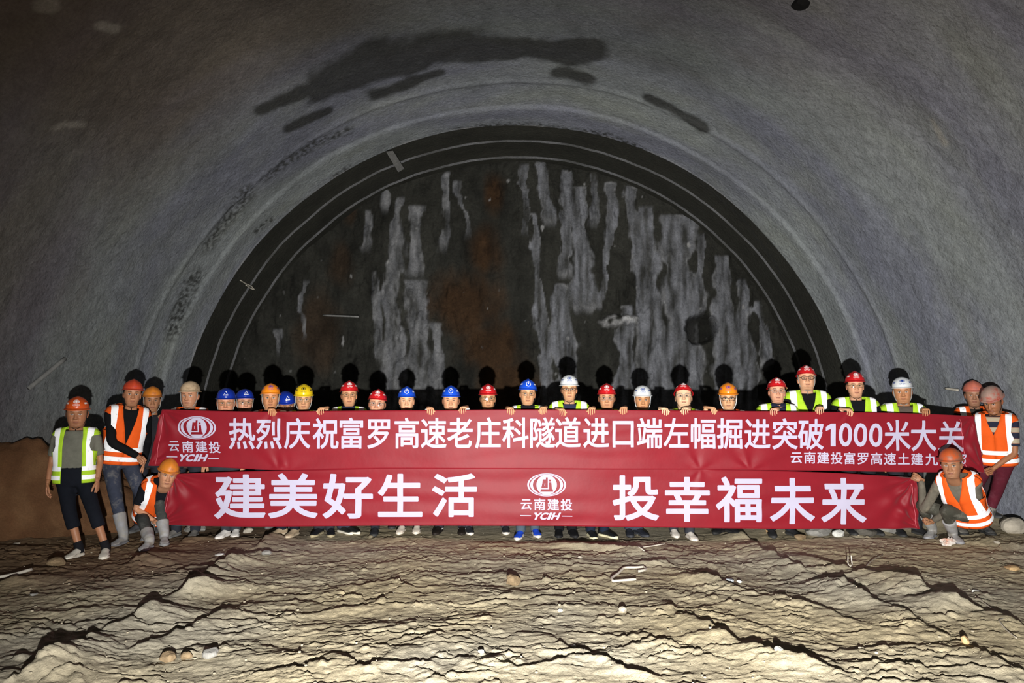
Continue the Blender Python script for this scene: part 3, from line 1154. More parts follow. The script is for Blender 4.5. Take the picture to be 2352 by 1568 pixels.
def hat_point(g, a, zn, off=0.0):
    """a = 0 at the front; zn 0 brim .. 1 top"""
    r = hat_r(zn, g['e'])
    zb = g['z0'] - .014 * (1 - np.cos(a)) / 2
    X = (HA + off) * r * np.sin(a)
    Y = HC - (HBk + off) * r * np.cos(a)
    Z = zb + (g['z1'] + off - zb) * zn
    k = g['ridge'] * np.exp(-(X / g['rw']) ** 2) * sm(zn, .12, .75)
    Z = Z + k * 0.9
    Y = Y - k * 0.5 * np.cos(a) * r
    return np.stack([X, Y, Z], -1)


_hats = {}


def hat_mesh(style):
    if style in _hats:
        return _hats[style]
    g = hat_geom(style)
    n = 64
    a = np.arange(n) * 2 * np.pi / n
    out = [hat_point(g, a, np.full(n, zn)) for zn in np.sin(np.linspace(0, np.pi / 2, 22))[:-1] ** 1.0]
    out.append(hat_point(g, a, np.full(n, .9995)))
    base = out[0]
    wide = g['brim'] + (g['peak'] - g['brim']) * np.clip(np.cos(a), 0, 1) ** 1.6
    d = np.stack([np.sin(a), -np.cos(a), 0 * a], -1)
    drop = np.zeros_like(base)
    drop[:, 2] = -.006 - .004 * np.clip(np.cos(a), 0, 1)
    b1 = base + d * wide[:, None] + drop
    b2 = b1 + np.array([0, 0, -.004])
    b3 = base - d * .005 + np.array([0, 0, -.007])
    inn = []
    for zn in (0.05, .3, .6, .85, .98):
        q = hat_point(dict(g, ridge=0), a, np.full(n, zn), -.005)
        inn.append(q)
    rings = inn[::-1] + [b3, b2, b1, base + d * .003] + out
    V, f = loft(rings)
    me = bpy.data.meshes.new('hard_hat')
    me.from_pydata([tuple(v) for v in V], [], f)
    me.polygons.foreach_set('use_smooth', np.ones(len(f), dtype=bool))
    me.update()
    _hats[style] = me
    return me


_hatmat = {}


def hat_with(style, mat):
    key = (style, mat.name)
    if key not in _hatmat:
        me = hat_mesh(style).copy()
        me.materials.clear()
        me.materials.append(mat)
        _hatmat[key] = me
    return _hatmat[key]


_emb = {}


def wrap_hat(g, V2, zc, off=.0016):
    """flat print (x, z about its centre, metres) -> on the front of the hat"""
    x, zz = V2[:, 0], V2[:, 1]
    zn = np.clip(zc + zz / (g['z1'] - g['z0']), 0.02, .97)
    r = hat_r(zn, g['e'])
    a = np.arcsin(np.clip(x / (HA * r), -.98, .98))
    P3 = hat_point(g, a, zn, off)
    return P3


def emblem_mesh(style, kind, mat):
    key = (style, kind, mat.name)
    if key in _emb:
        return _emb[key]
    g = hat_geom(style)
    t = MB2()
    pj = []
    if kind == 'ycih':
        s = .00062
        zc = .50
        for ring in (ring2(44.5, 26.5, 38, 24, 28), ring2(33, 23, 22, 22.5, 28), disc2(16, 18, 16)):
            t.add(ring[0] * s + [0, .012], ring[1])
        for k, ch in enumerate('云南建投'):
            A, Fc = fit_glyph(ch, 0, (k - 1.5) * .0165, -.016, .0145, .0145)
            t.add(A[:, :2], Fc)
        t.add(np.array([(-.02, -.028), (.02, -.028), (.02, -.0255), (-.02, -.0255)]), [(0, 1, 2, 3)])
    elif kind == 'clock':
        zc = .46
        t.add(*ring2(.027, .025, .021, .0195, 32))
        t.add(np.array([(-.003, -.004), (.003, -.002), (.006, .014), (.001, .021)]), [(0, 1, 2, 3)])
        t.add(np.array([(-.011, -.002), (-.006, -.006), (.001, .004), (-.003, .006)]), [(0, 1, 2, 3)])
    else:
        zc = .48
        t.add(np.array([(-.020, -.002), (-.012, -.002), (.004, .022), (-.002, .022)]), [(0, 1, 2, 3)])
        t.add(np.array([(-.002, .022), (.004, .022), (.016, .002), (.008, .002)]), [(0, 1, 2, 3)])
        t.add(np.array([(-.020, -.006), (.020, -.001), (.020, .003), (-.012, -.001)]), [(0, 1, 2, 3)])
        for k in range(4):
            t.add(np.array([(-.026 + k * .0135, -.021), (-.0155 + k * .0135, -.021), (-.0155 + k * .0135, -.011), (-.026 + k * .0135, -.011)]), [(0, 1, 2, 3)])
    V = wrap_hat(g, t.V(), zc)
    fs = list(t.f)
    mb = MB()
    mb.add(V, fs)
    me = bpy.data.meshes.new('emblem')
    me.from_pydata([tuple(v) for v in mb.V()], [], mb.f)
    me.update()
    me.materials.append(mat)
    _emb[key] = me
    return me


_dec = {}


def decal_mesh(style, sd, mat):
    key = (style, sd, mat.name)
    if key not in _dec:
        g = hat_geom(style)
        A, Z = np.meshgrid(np.linspace(.80, 1.16, 8) * sd, np.array([.41, .47, .485, .545]))
        V = hat_point(g, A.ravel(), Z.ravel(), .0016)
        me = bpy.data.meshes.new('decal')
        me.from_pydata([tuple(v) for v in V], [], [(r * 8 + j, r * 8 + j + 1, (r + 1) * 8 + j + 1, (r + 1) * 8 + j) for r in (0, 2) for j in range(7)] + [(8, 9, 17, 16)])
        me.update()
        me.materials.append(mat)
        _dec[key] = me
    return _dec[key]


_strap = {}


def strap_mesh(mat, wide):
    key = (mat.name, wide)
    if key not in _strap:
        mb = MB()
        for s in (-1, 1):
            pts = [(s * .088, -.020, .045), (s * .083, -.022, -.01), (s * .079, -.028, -.05), (s * .058, -.042, -.10), (s * .030, -.054, -.128), (0, -.060, -.140)]
            mb.add(*tube(pts, .0042 if wide else .0026, 6, 4, flat=0.5))
        mb.add(*tube([(0, -.060, -.136), (0, -.064, -.175)], .004, 6, 1))
        me = bpy.data.meshes.new('chin_strap')
        me.from_pydata([tuple(v) for v in mb.V()], [], mb.f)
        me.polygons.foreach_set('use_smooth', np.ones(len(mb.f), dtype=bool))
        me.materials.append(mat)
        _strap[key] = me
    return _strap[key]


_gl = {}


def M_glass():
    m = bpy.data.materials.new('clear_lens')
    m.use_nodes = True
    nt = m.node_tree
    nt.nodes.remove(nt.nodes['Principled BSDF'])
    t = nt.nodes.new('ShaderNodeBsdfTransparent')
    g = nt.nodes.new('ShaderNodeBsdfGlossy')
    g.inputs['Roughness'].default_value = 0.05
    tc = nt.nodes.new('ShaderNodeTexCoord')
    n = nt.nodes.new('ShaderNodeTexNoise')
    n.inputs['Scale'].default_value = 40
    nt.links.new(tc.outputs['Object'], n.inputs['Vector'])
    r = nt.nodes.new('ShaderNodeValToRGB')
    r.color_ramp.elements[0].color = (.92, .92, .92, 1)
    nt.links.new(n.outputs['Fac'], r.inputs[0])
    nt.links.new(r.outputs[0], t.inputs[0])
    mx = nt.nodes.new('ShaderNodeMixShader')
    mx.inputs[0].default_value = 0.10
    nt.links.new(t.outputs[0], mx.inputs[1])
    nt.links.new(g.outputs[0], mx.inputs[2])
    nt.links.new(mx.outputs[0], nt.nodes['Material Output'].inputs[0])
    return m


MAT_LENS = M_glass()


def glasses_mesh(style):
    if style in _gl:
        return _gl[style]
    rad, hh, mat = dict(thin=(.0014, .017, M('gold_wire', 'a08a60', .3, .6, .05)), dark=(.0021, .0165, M('black_plastic', '17161a', .35, .5, .05)),
                        rimless=(.0012, .0175, M('silver_wire', 'b8b6b0', .25, .7, .05)))[style]
    mb = MB()
    lens = MB()
    for s in (-1, 1):
        t = np.linspace(0, 2 * np.pi, 33)
        x = s * .0335 + .0265 * np.sign(np.cos(t)) * np.abs(np.cos(t)) ** .75
        z = -.004 + hh * np.sign(np.sin(t)) * np.abs(np.sin(t)) ** .75
        y = -.1125 + .9 * np.abs(x) ** 2 * 2.2
        loop = np.stack([x, y, z], 1)
        mb.add(*tube(list(loop), rad, 6, 1))
        lens.add(np.concatenate([[[s * .0335, -.1125 + 1.98 * .0335 ** 2 - .001, -.004]], loop[:-1]]), [((0, 1 + j, 1 + (j + 1) % 32) if s > 0 else (0, 1 + (j + 1) % 32, 1 + j)) for j in range(32)])
        mb.add(*tube([(s * .060, -.105, .004), (s * .074, -.075, .004), (s * .081, .0, .003), (s * .080, .02, -.006)], rad, 6, 3))
    mb.add(*tube([(-.008, -.1125, .004), (0, -.1150, .006), (.008, -.1125, .004)], rad, 6, 3))
    me = bpy.data.meshes.new('glasses')
    me.from_pydata([tuple(v) for v in mb.V()], [], mb.f)
    me.polygons.foreach_set('use_smooth', np.ones(len(mb.f), dtype=bool))
    me.materials.append(mat)
    ml = bpy.data.meshes.new('lens')
    ml.from_pydata([tuple(v) for v in lens.V()], [], lens.f)
    ml.materials.append(MAT_LENS)
    _gl[style] = (me, ml)
    return _gl[style]


# ------------------------------------------------------------------ people: bodies
TZs = [.455, .48, .51, .55, .60, .66, .72, .765, .795, .815, .830, .840, .850]
TW = [.080, .092, .099, .098, .091, .097, .107, .110, .108, .097, .076, .054, .040]
TD = [.055, .066, .070, .069, .064, .067, .071, .069, .061, .053, .044, .040, .037]
TY = [.004, .006, .006, .002, .000, -.002, -.004, .000, .004, .006, .006, .004, .002]
VW = [.080, .096, .103, .102, .096, .103, .115, .120, .120, .111, .090, .062, .046]


def trunk_pt(a, z, off=0.0, wt=TW, bw=1.0):
    """unit-height trunk; a = -pi/2 front, 0 at the person's left (+x)"""
    wd = cub(TZs, wt, z) * bw + off
    dd = cub(TZs, TD, z) * (0.5 + 0.5 * bw) + off
    yc = cub(TZs, TY, z)
    c, s = np.cos(a), np.sin(a)
    p = 0.86
    return np.stack([wd * np.sign(c) * np.abs(c) ** p, yc + dd * np.sign(s) * np.abs(s) ** p, z + off * sm(z, .79, .83)], -1)


def ik(a, c, l1, l2, pole):
    a, c = np.asarray(a, float), np.asarray(c, float)
    d = c - a
    L = np.linalg.norm(d)
    if L > (l1 + l2) * .995:
        c = a + d / L * (l1 + l2) * .995
        d = c - a
        L = np.linalg.norm(d)
    x = (l1 * l1 - l2 * l2 + L * L) / (2 * L)
    hgt = math.sqrt(max(1e-6, l1 * l1 - x * x))
    u = d / L
    p = np.asarray(pole, float)
    p = nrm(p - u * np.dot(p, u))
    return a + u * x + p * hgt, c


def hand_geo(wr, D, N, S, curls, k=1.0, spread=0.06, thumb=(.6, .75, .3), tcurl=0.4):
    """palm with four bent fingers and a thumb leaving its side; D along the hand, N the way the palm faces, S to the thumb"""
    D, N = nrm(D), np.asarray(N, float)
    N = nrm(N - D * np.dot(N, D))
    S = np.asarray(S, float)
    S = nrm(S - D * np.dot(S, D) - N * np.dot(S, N))
    mb = MB()
    rings = []
    for s, hw, ht in ((-.03, .024, .019), (0, .026, .018), (.03, .036, .017), (.065, .041, .015), (.092, .040, .012), (.100, .034, .008)):
        t = np.arange(14) * 2 * np.pi / 14
        rings.append(wr + D * s * k + np.outer(np.sign(np.cos(t)) * np.abs(np.cos(t)) ** .8, S) * hw * k + np.outer(np.sin(t), N) * ht * k)
    V, f = loft(rings)
    mb.add(V, f)
    for i, (o, L, r) in enumerate(((.031, .073, .0088), (.0105, .081, .0092), (-.0105, .075, .0088), (-.031, .060, .0078))):
        b = wr + (D * (.088 - .004 * abs(i - 1)) + S * o) * k
        d0 = nrm(D + S * spread * (1.5 - i))
        ax = [b - d0 * .012 * k]
        p, th = b, 0
        pts, rr = [ax[0], b], [r * k, r * 1.04 * k]
        cu = curls[i] if isinstance(curls[0], (tuple, list)) else curls
        for seg, cc in zip((.46, .30, .24), cu):
            th += cc
            p = p + (d0 * math.cos(th) + N * math.sin(th)) * L * seg * k
            pts.append(p)
            rr.append(r * k * (.98 - .12 * len(rr) * .5))
        mb.add(*tube(pts, rr, 8, 3, True))
    b = wr + (D * .022 + S * .026) * k
    t0 = nrm(D * thumb[0] + S * thumb[1] + N * thumb[2])
    p1 = b + t0 * .040 * k
    t1 = nrm(t0 * math.cos(tcurl) + nrm(D - S * .5 + N * .2) * math.sin(tcurl))
    p2 = p1 + t1 * .032 * k
    p3 = p2 + nrm(t1 + D * .3) * .024 * k
    mb.add(*tube([b - t0 * .01 * k, b, p1, p2, p3], [.013 * k, .0135 * k, .0108 * k, .0098 * k, .0082 * k], 8, 3, True))
    return mb


def shoe_geo(ank, yaw, ln=.275, boot=0.0, wide=1.0, knee=None):
    """upper and sole of one shoe; ank is the point on the ground under the ankle, toe towards -y turned by yaw"""
    ss = np.linspace(0, 1, 15)
    hw = cub([0, .1, .3, .5, .72, .9, 1], [.012, .032, .036, .036, .046, .034, .006], ss) * wide
    ht = cub([0, .08, .3, .45, .65, .85, 1], [.055, .085, .092, .082, .058, .044, .026], ss)
    R3 = Rz(yaw)
    n = 16
    t = np.arange(n) * 2 * np.pi / n
    up, so = [], []
    for s, w_, h_ in zip(ss, hw, ht):
        y = -(s - .24) * ln
        x = w_ * np.sign(np.cos(t)) * np.abs(np.cos(t)) ** .8
        z = .018 + (h_ - .018) * np.clip(np.sin(t) * .5 + .5, 0, 1) ** .8
        tap = 1 - .45 * np.clip(np.sin(t), 0, 1) ** 2
        up.append(np.stack([x * tap, np.full(n, y), z], 1) @ R3.T + ank)
        so.append(np.stack([1.10 * w_ * np.sign(np.cos(t)) * np.abs(np.cos(t)) ** .7, np.full(n, y * 1.03), .016 + .016 * np.sin(t) + .012 * max(0, s - .8)], 1) @ R3.T + ank)
    U = MB().add(*loft(up))
    if boot:
        at = np.asarray(ank) + [0, 0, .085]
        U.add(*tube([at + [0, 0, -.04], at + [0, 0, .01], at + nrm(knee - at) * boot * .45, at + nrm(knee - at) * boot * .85], [.046, .050, .060, .068], 16, 3))
    return U, MB().add(*loft(so))


HATM = {
    'red': lambda: M('red_hat_plastic', 'c01a20', .28, .5, .05),
    'blue': lambda: M('blue_hat_plastic', '1a4fd0', .28, .5, .05),
    'navy': lambda: M('dark_blue_hat_plastic', '12309a', .28, .5, .05),
    'white': lambda: M('white_hat_plastic', 'dfe3e6', .3, .5, .04),
    'yellow': lambda: M('yellow_hat_plastic', 'e8c51a', .28, .5, .05),
    'orange': lambda: M('orange_hat_plastic', 'ee8a1e', .28, .5, .05),
    'vermilion': lambda: M('vermilion_hat_plastic', 'd4541c', .35, .45, .08, 12, 'b98060', .25),
    'redworn': lambda: M('worn_red_hat_plastic', 'c8482c', .45, .4, .1, 12, '6a5aa0', .18),
    'orangeworn': lambda: M('worn_orange_hat_plastic', 'd8822c', .45, .4, .1, 12, '8a5a58', .4),
    'tan': lambda: M('mud_caked_hat', 'b9a184', .8, .2, .15, 16, '7c6448', .45),
    'salmon': lambda: M('faded_salmon_hat', 'c8705c', .6, .3, .1, 12, '8a6a72', .4),
    'dustred': lambda: M('dusty_grey_red_hat', 'a88c80', .6, .3, .12, 10, 'b0442e', .6),
    'rust': lambda: M('mud_stained_orange_hat', 'c0582c', .5, .35, .1, 10, '7a6252', .6),
}
MARK = {'white': lambda: M('white_hat_print', 'eeeeee', .5, .3, .02), 'navy': lambda: M('navy_hat_print', '24408c', .5, .3, .02),
        'purple': lambda: M('purple_hat_print', '6a4590', .5, .3, .02), 'black': lambda: M('black_hat_print', '2a2a1c', .5, .3, .02)}


def cloth_mat(nm, hx, dirt=None, amt=.5):
    return M(nm, hx, .9, .15, .16, 10, dirt, amt, .5, 28, .012)


GREEN = lambda: M('lime_vest_mesh', 'b2dc34', .8, .2, .06, 10, None, .5, .4, 25, .008)
ORANGE = lambda: M('orange_vest_mesh', 'f0601e', .8, .2, .07, 10, None, .5, .4, 25, .008)


def remesh(o, vox, it=6):
    r = o.modifiers.new('merge', 'REMESH')
    r.mode = 'VOXEL'
    r.voxel_size = vox
    r.use_smooth_shade = True
    s = o.modifiers.new('soften', 'SMOOTH')
    s.factor = .5
    s.iterations = it


def person(px, top, Y, label, hat, hatstyle='v', mark=None, markcol='white', strap='grey', glasses=None, vest=None, shirt='202226', sleeve='long', trousers='23262e',
           shoes='1b1b1d', sole='cfc8b8', grips=(), hand_pose=None, z0=None, h=None, yaw=0, lean=0, roll=0, hyaw=0, hpitch=0, hroll=0, skin='b98a68', wid=1.0, jaw=1.0, eyes=1.0,
           feet=None, collar=None, bw=1.0, vopen=None, boot=0.0, hip=None, tdirt=None, short_trousers=False, X=None, stripes=False, group='workers and staff posing with the banners',
           strip_low=True, vneck=.62, hatpitch=0, emblem_vest=None, knee_out=.25, tucked=False, hatz=0.0, hs=1.12, sock=None, armk=1.0):
    ptop = P(px, top, Y)
    X = ptop[0] if X is None else X
    z0 = fh(X, Y) if z0 is None else z0
    if h is None:
        h = (ptop[2] - z0 - .368) / .835
    root = empty('person', (X, Y, z0))
    tag(root, label, 'person', group)
    hip = hip if hip is not None else .505 * h
    look_b = -.5 * math.degrees(math.atan2(X, Y))
    pel = np.array([X, Y, z0 + hip])
    A = Rz(math.radians(yaw + look_b)) @ Rx(math.radians(lean)) @ Ry(math.radians(roll))
    T = lambda p: pel + (np.asarray(p, float) * h - np.array([0, 0, .505 * h])) @ A.T
    look = -math.degrees(math.atan2(X, Y))
    yawR = Rz(math.radians(yaw))
    body = MB()
    cols = []
    sk = np.clip(lin(skin) * SKIN_GAIN, 0, .75)

    def addskin(mb, c=None):
        body.add(mb.V(), mb.f)
        cols.append(np.broadcast_to(sk if c is None else c, (mb.n, 3)) if c is None or c.ndim == 1 else c)
    # trunk under the clothes
    a = -math.pi / 2 + np.arange(40) * 2 * np.pi / 40
    rings = [T(trunk_pt(a, np.full(40, z), -.006, TW, bw)) for z in np.linspace(.46, .848, 24)]
    addskin(MB().add(*loft(rings)))
    # head
    neck = T((0, -.004, .835))
    HR = Rz(math.radians(hyaw + yaw * .6 + look * .9)) @ Rx(math.radians(hpitch + lean * .45)) @ Ry(math.radians(hroll))
    hz = .163 - .118 + .10
    upv = A @ np.array([0, 0, 1.0])
    hs_ = hs
    horg = neck + upv * (.183) + A @ np.array([0, -.012, 0])
    hm, hc, hairV, hairF = head_mesh(wid, jaw, skin, seed=px, eyes_open=eyes)
    HV = hm.V() * hs_
    # the neck's foot stays with the trunk while the head turns
    wgt = sm(HV[:, 2], -.30, -.13)[:, None]
    HVw = (HV @ HR.T) * wgt + (HV @ A.T) * (1 - wgt) + horg
    hb = MB()
    hb.v, hb.f, hb.n = [HVw], hm.f, hm.n
    addskin(hb, hc)
    HM4 = Matrix.Translation(tuple(horg)) @ Matrix(HR.tolist()).to_4x4()
    # arms
    l1, l2 = .168 * h * armk, .150 * h * armk
    slv = MB()
    hands = {}
    for s in (-1, 1):
        sh = T((s * .105 * bw, .004, .797))
        gsp = [g for g in grips if g[0] == s]
        if gsp:
            g = gsp[0]
            kind = g[1]
            tgt = np.asarray(g[2], float)
            if kind == 'grip':
                tilt = g[3] if len(g) > 3 else 0.0
                D = nrm([-s * .30 + tilt, -1, -.05])
                wr = tgt - D * .090 + np.array([0, .0, .022])
                N, S = np.array([0, 0, -1.0]), np.array([-s, 0, 0.0])
                cur = [(.75, .75, .3), (.8, .7, .35), (.85, .7, .35), (.8, .8, .4)]
                pole = np.array([s * .25, .35, -1.0])
                th = (.75, .35, .35)
            elif kind == 'hold':
                D, N, S = [np.asarray(q, float) for q in g[3:6]]
                wr = tgt - nrm(D) * .10
                cur = [(1.1, 1.2, .6), (1.2, 1.25, .6), (1.3, 1.25, .6), (1.35, 1.3, .6)]
                pole = np.asarray(g[6] if len(g) > 6 else (s * .6, .4, -1.0), float)
                th = (.8, .25, .75)
        else:
            wr = T((s * .136 * bw, -.03, .495)) if hand_pose is None else T(hand_pose(s))
            D = A @ nrm([s * .05, -.10, -1.0])
            N, S = A @ np.array([-s, .2, 0.0]), A @ np.array([0, -1.0, 0])
            cur = [(.25, .35, .2), (.3, .4, .25), (.35, .45, .25), (.4, .5, .3)]
            pole = A @ np.array([s * .35, 1.0, 0.0])
            th = (.75, .45, .3)
        el, wr = ik(sh, wr, l1, l2, pole)
        k = h / 1.72
        arm = MB()
        arm.add(*tube([sh, sh * .5 + el * .5, el, el * .55 + wr * .45, wr], [.040 * k, .037 * k, .033 * k, .033 * k, .0235 * k], 14, 4))
        hg = hand_geo(wr, D, N, S, cur, 1.0, .05, th)
        arm.add(hg.V(), hg.f)
        addskin(arm)
        u1 = sh + (T((s * .05, .004, .80)) - sh) * .9
        if sleeve == 'long':
            e2 = wr - nrm(wr - el) * .015
            slv.add(*tube([u1, sh, sh * .5 + el * .5, el, el * .5 + e2 * .5, e2], [.052 * k, .060 * k, .054 * k, .049 * k, .044 * k, .036 * k], 14, 4))
        else:
            e2 = sh + (el - sh) * .80
            slv.add(*tube([u1, sh, sh * .5 + e2 * .5, e2], [.052 * k, .062 * k, .060 * k, .058 * k], 14, 4))
        slv.add(*ell(tuple(sh), (.056 * k,) * 3, 14, 10))
    # legs
    t1, t2 = .245 * h, .240 * h
    tr = MB()
    fd, kn_of, socks = [], {}, []
    k = h / 1.72
    for s in (-1, 1):
        hp = T((s * .055, .004, .50))
        if feet:
            fx, fy, fyaw = [f for f in feet if f[0] == s][0][1:]
            if hip > .4 * h and X > -4.2:
                fy = max(fy, Y - .07)
            ank = np.array([fx, fy, fh(fx, fy) if z0 >= 0 and abs(z0 - fh(X, Y)) < .01 else z0])
        else:
            fyaw = s * 12
            ank = np.array([X, Y, z0]) + yawR @ np.array([s * .11, .02, 0])
        at = ank + np.array([0, 0, .085])
        pole = A @ np.array([s * knee_out, -1.0, .0]) if hip > .4 * h else yawR @ np.array([s * knee_out, -.8, 1.0])
        if hip > .4 * h:
            L_ = float(np.linalg.norm(hp - at))
            t1, t2 = .508 * L_, .497 * L_
        kn, _ = ik(hp, at, t1, t2, pole)
        fd.append((ank, math.radians(fyaw), s))
        leg = MB()
        leg.add(*tube([hp, hp * .5 + kn * .5, kn, kn * .6 + at * .4, at], [.070 * k, .058 * k, .042 * k, .046 * k, .034 * k], 14, 4))
        foot = MB().add(*tube([at + [0, 0, .02], at + [0, 0, -.03], ank + Rz(math.radians(fyaw)) @ np.array([0, -.03, .035])], [.033, .033, .024], 10, 3))
        leg.add(foot.V(), foot.f)
        kn_of[s] = kn
        if sock:
            socks.append(MB().add(*tube([at + [0, 0, -.045], at, at + (kn - at) * .10, at + (kn - at) * .18], [.044, .047 * k, .047 * k, .049 * k], 14, 3)))
        addskin(leg)
        if short_trousers:
            e = kn + (at - kn) * .42
            tr.add(*tube([T((s * .045, .004, .54)), hp, hp * .5 + kn * .5, kn, e], [.085 * k, .094 * k, .086 * k, .074 * k, .072 * k], 16, 4))
        else:
            e = at + (kn - at) * (0.0 if not boot else .42) - np.array([0, 0, .035 if not boot else 0])
            tr.add(*tube([T((s * .045, .004, .54)), hp, hp * .5 + kn * .5, kn, kn * .5 + e * .5, e], [.085 * k, .092 * k, .082 * k, .068 * k, .062 * k, .058 * k if not boot else .054 * k], 16, 4))
    o = mk('body', body.V(), body.f, MAT_SKIN, root, col=np.concatenate(cols))
    mk('hair', hairV @ HR.T * hs_ + horg, hairF, M('black_hair', '0f0d0c', .5, .3, .2), root)
    # trousers
    rings = [T(trunk_pt(a, np.full(40, z), .012, TW, bw)) for z in np.linspace(.462, .60, 9)]
    tr.add(*loft(rings))
    tn = 'trousers' if not short_trousers else 'cropped_trousers'
    ot = tr.obj(tn, cloth_mat('trouser_' + trousers, trousers, tdirt, .35), root)
    remesh(ot, .015)
    # shirt
    sb = MB()
    rings = [T(trunk_pt(a, np.full(40, z), .010, TW, bw)) for z in np.linspace(.54 if tucked else .505, .833, 26)]
    sb.add(*loft(rings)).add(slv.V(), slv.f)
    smat = cloth_mat('shirt_' + shirt, shirt, '8a8272' if stripes == 'dusty' else None, .4)
    if stripes is True:
        m, nt, b = nodes_of('striped_shirt_cloth')
        tc = nt.nodes.new('ShaderNodeTexCoord')
        wv = nt.nodes.new('ShaderNodeTexWave')
        wv.bands_direction = 'Z'
        wv.inputs['Scale'].default_value = 2.6
        wv.inputs['Distortion'].default_value = .6
        nt.links.new(tc.outputs['Object'], wv.inputs['Vector'])
        nt.links.new(ramp(nt, wv.outputs['Fac'], [(0, tuple(lin('1c2036'))), (.52, tuple(lin('1c2036'))), (.58, tuple(lin('b0644c'))), (.68, tuple(lin('b5a890')))]), b.inputs['Base Color'])
        b.inputs['Roughness'].default_value = .9
        smat = m
    so_ = sb.obj('shirt', smat, root)
    remesh(so_, .012)
    if collar:
        rg = []
        for zz, of in ((.832, .012), (.845, .014), (.853, .012), (.851, .018), (.835, .022)):
            rg.append(T(trunk_pt(a, np.full(40, zz), of, TW, 1.0)))
        MB().add(*loft(rg, False, False)).obj('collar', cloth_mat('shirt_' + collar, collar), root)
    # vest
    if vest:
        vm = GREEN() if vest == 'green' else ORANGE()
        zs = np.concatenate([np.linspace(.485, .79, 30), np.linspace(.795, .846, 16)])
        off = .020

        def ang(xw, z):
            """angle at which the vest's surface has half-breadth xw"""
            wd = cub(TZs, VW, z) * bw + off
            return np.arccos(np.clip(xw / wd, 0, 1) ** (1 / .86))

        def panel(front, s, xin, xout, zz, o_, nt_=10):
            z = zz
            wd = cub(TZs, VW, z) * bw + off
            ai = ang(np.clip(xin(z), 0, None), z)
            ao = ang(np.minimum(xout(z), wd), z)
            tt = np.linspace(0, 1, nt_)[None, :]
            al = ai[:, None] * (1 - tt) + ao[:, None] * tt
            sgn = -1 if front else 1
            ca = np.cos(al)
            an = np.where(True, al * sgn, 0)
            if s < 0:
                an = sgn * (np.pi - al)
            zg = np.broadcast_to(z[:, None], al.shape)
            V = T(trunk_pt(an, zg, o_, VW, bw).reshape(-1, 3))
            m = len(z)
            ix = np.arange(m * nt_).reshape(m, nt_)
            q = np.stack([ix[:-1, :-1], ix[:-1, 1:], ix[1:, 1:], ix[1:, :-1]], -1).reshape(-1, 4)
            if (s > 0) != front:
                q = q[:, ::-1]
            return V, q
        hole = lambda z: np.interp(z, [.48, .655, .70, .74, .80, .85], [.5, .5, .110, .099, .106, .5])
        if vopen:
            xin = lambda z: np.interp(z, [.48, .60, .80, .85], [vopen * 1.05, vopen, vopen * .95, vopen * .8])
        else:
            xin = lambda z: np.interp(z, [.48, vneck, .835, .85], [0, 0, .048, .046])
        vb = MB()
        for s in (-1, 1):
            V, q = panel(True, s, xin, hole, zs, off)
            vb.add(V, q)
            V, q = panel(False, s, lambda z: np.interp(z, [.48, .80, .835, .85], [0, 0, .03, .04]), hole, zs, off)
            vb.add(V, q)
        ov = vb.obj('vest', vm, root)
        sd = ov.modifiers.new('thickness', 'SOLIDIFY')
        sd.thickness = .004
        xi = (lambda z: np.interp(z, [.48, .85], [.078, .070])) if not vopen else (lambda z: np.interp(z, [.48, .85], [vopen + .022, vopen + .018]))
        xo = lambda z: np.minimum(xi(z) + .036, np.interp(z, [.48, .655, .70, .74, .80, .85], [.5, .5, .109, .098, .105, .5]) + 0 * z)
        zv = np.concatenate([np.linspace(.60 if not vopen else .58, .79, 24), np.linspace(.795, .838, 12)])
        def weld(mb, nm):
            if not mb.n:
                return
            o2 = mk(nm, mb.V(), mb.f, MAT_TAPE, ov)
            bm = bmesh.new()
            bm.from_mesh(o2.data)
            bmesh.ops.remove_doubles(bm, verts=bm.verts[:], dist=.0006)
            bm.to_mesh(o2.data)
            bm.free()
        xo2 = lambda z: np.maximum(xo(z), xi(z) + .012)
        for s in (-1, 1):
            st = MB()
            V, q = panel(True, s, xi, xo2, zv, off + .004, 5)
            st.add(V, q)
            V, q = panel(False, s, xi, xo2, zv, off + .004, 5)
            st.add(V, q)
            weld(st, 'reflective_strip')
        for za in (.585, .525):
            st = MB()
            for s in (-1, 1):
                for fr in (True, False):
                    V, q = panel(fr, s, (xin if fr else (lambda z: 0 * z)), lambda z: 0 * z + .5, np.linspace(za - .015, za + .015, 4), off + .005, 10)
                    st.add(V, q)
            weld(st, 'reflective_strip')
        if emblem_vest:
            W = MB2()
            for r_ in (ring2(44.5, 26.5, 38, 24, 24), ring2(33, 23, 22, 22.5, 24)):
                W.add(r_[0] * .0006 + [0, .014], r_[1])
            for kk, ch in enumerate('云南建投'):
                Ag, Fg = fit_glyph(ch, 0, (kk - 1.5) * .0165, -.016, .0145, .0145)
                W.add(Ag[:, :2], Fg)
            V2 = W.V()
            ex, ez = emblem_vest
            z = ez + V2[:, 1] / h
            al = ang(np.clip(ex + V2[:, 0] / h, 0, 1), z)
            mk('emblem', T(trunk_pt(-al, z, off + .0035, VW, bw)), W.f, M('teal_vest_print', '2c8a78' if vest == 'green' else '8a4a6a', .6, .2, .02), ov, smooth=False)
    # shoes
    for q in socks:
        q.obj('sock', cloth_mat('sock_' + sock, sock), root)
    for ank, fyaw, s in fd:
        U, S_ = shoe_geo(ank, fyaw, .27 * k + .015, boot, 1.1 if boot else 1.0, kn_of[s])
        nm = 'boot' if boot else 'shoe'
        us = U.obj(nm, M('shoe_' + shoes, shoes, .6, .3, .15, 20, '8f8a80' if boot else None, .7), root)
        if boot:
            remesh(us, .008, 3)
        S_.obj('sole', M('sole_' + sole, sole, .7, .3, .08), us)
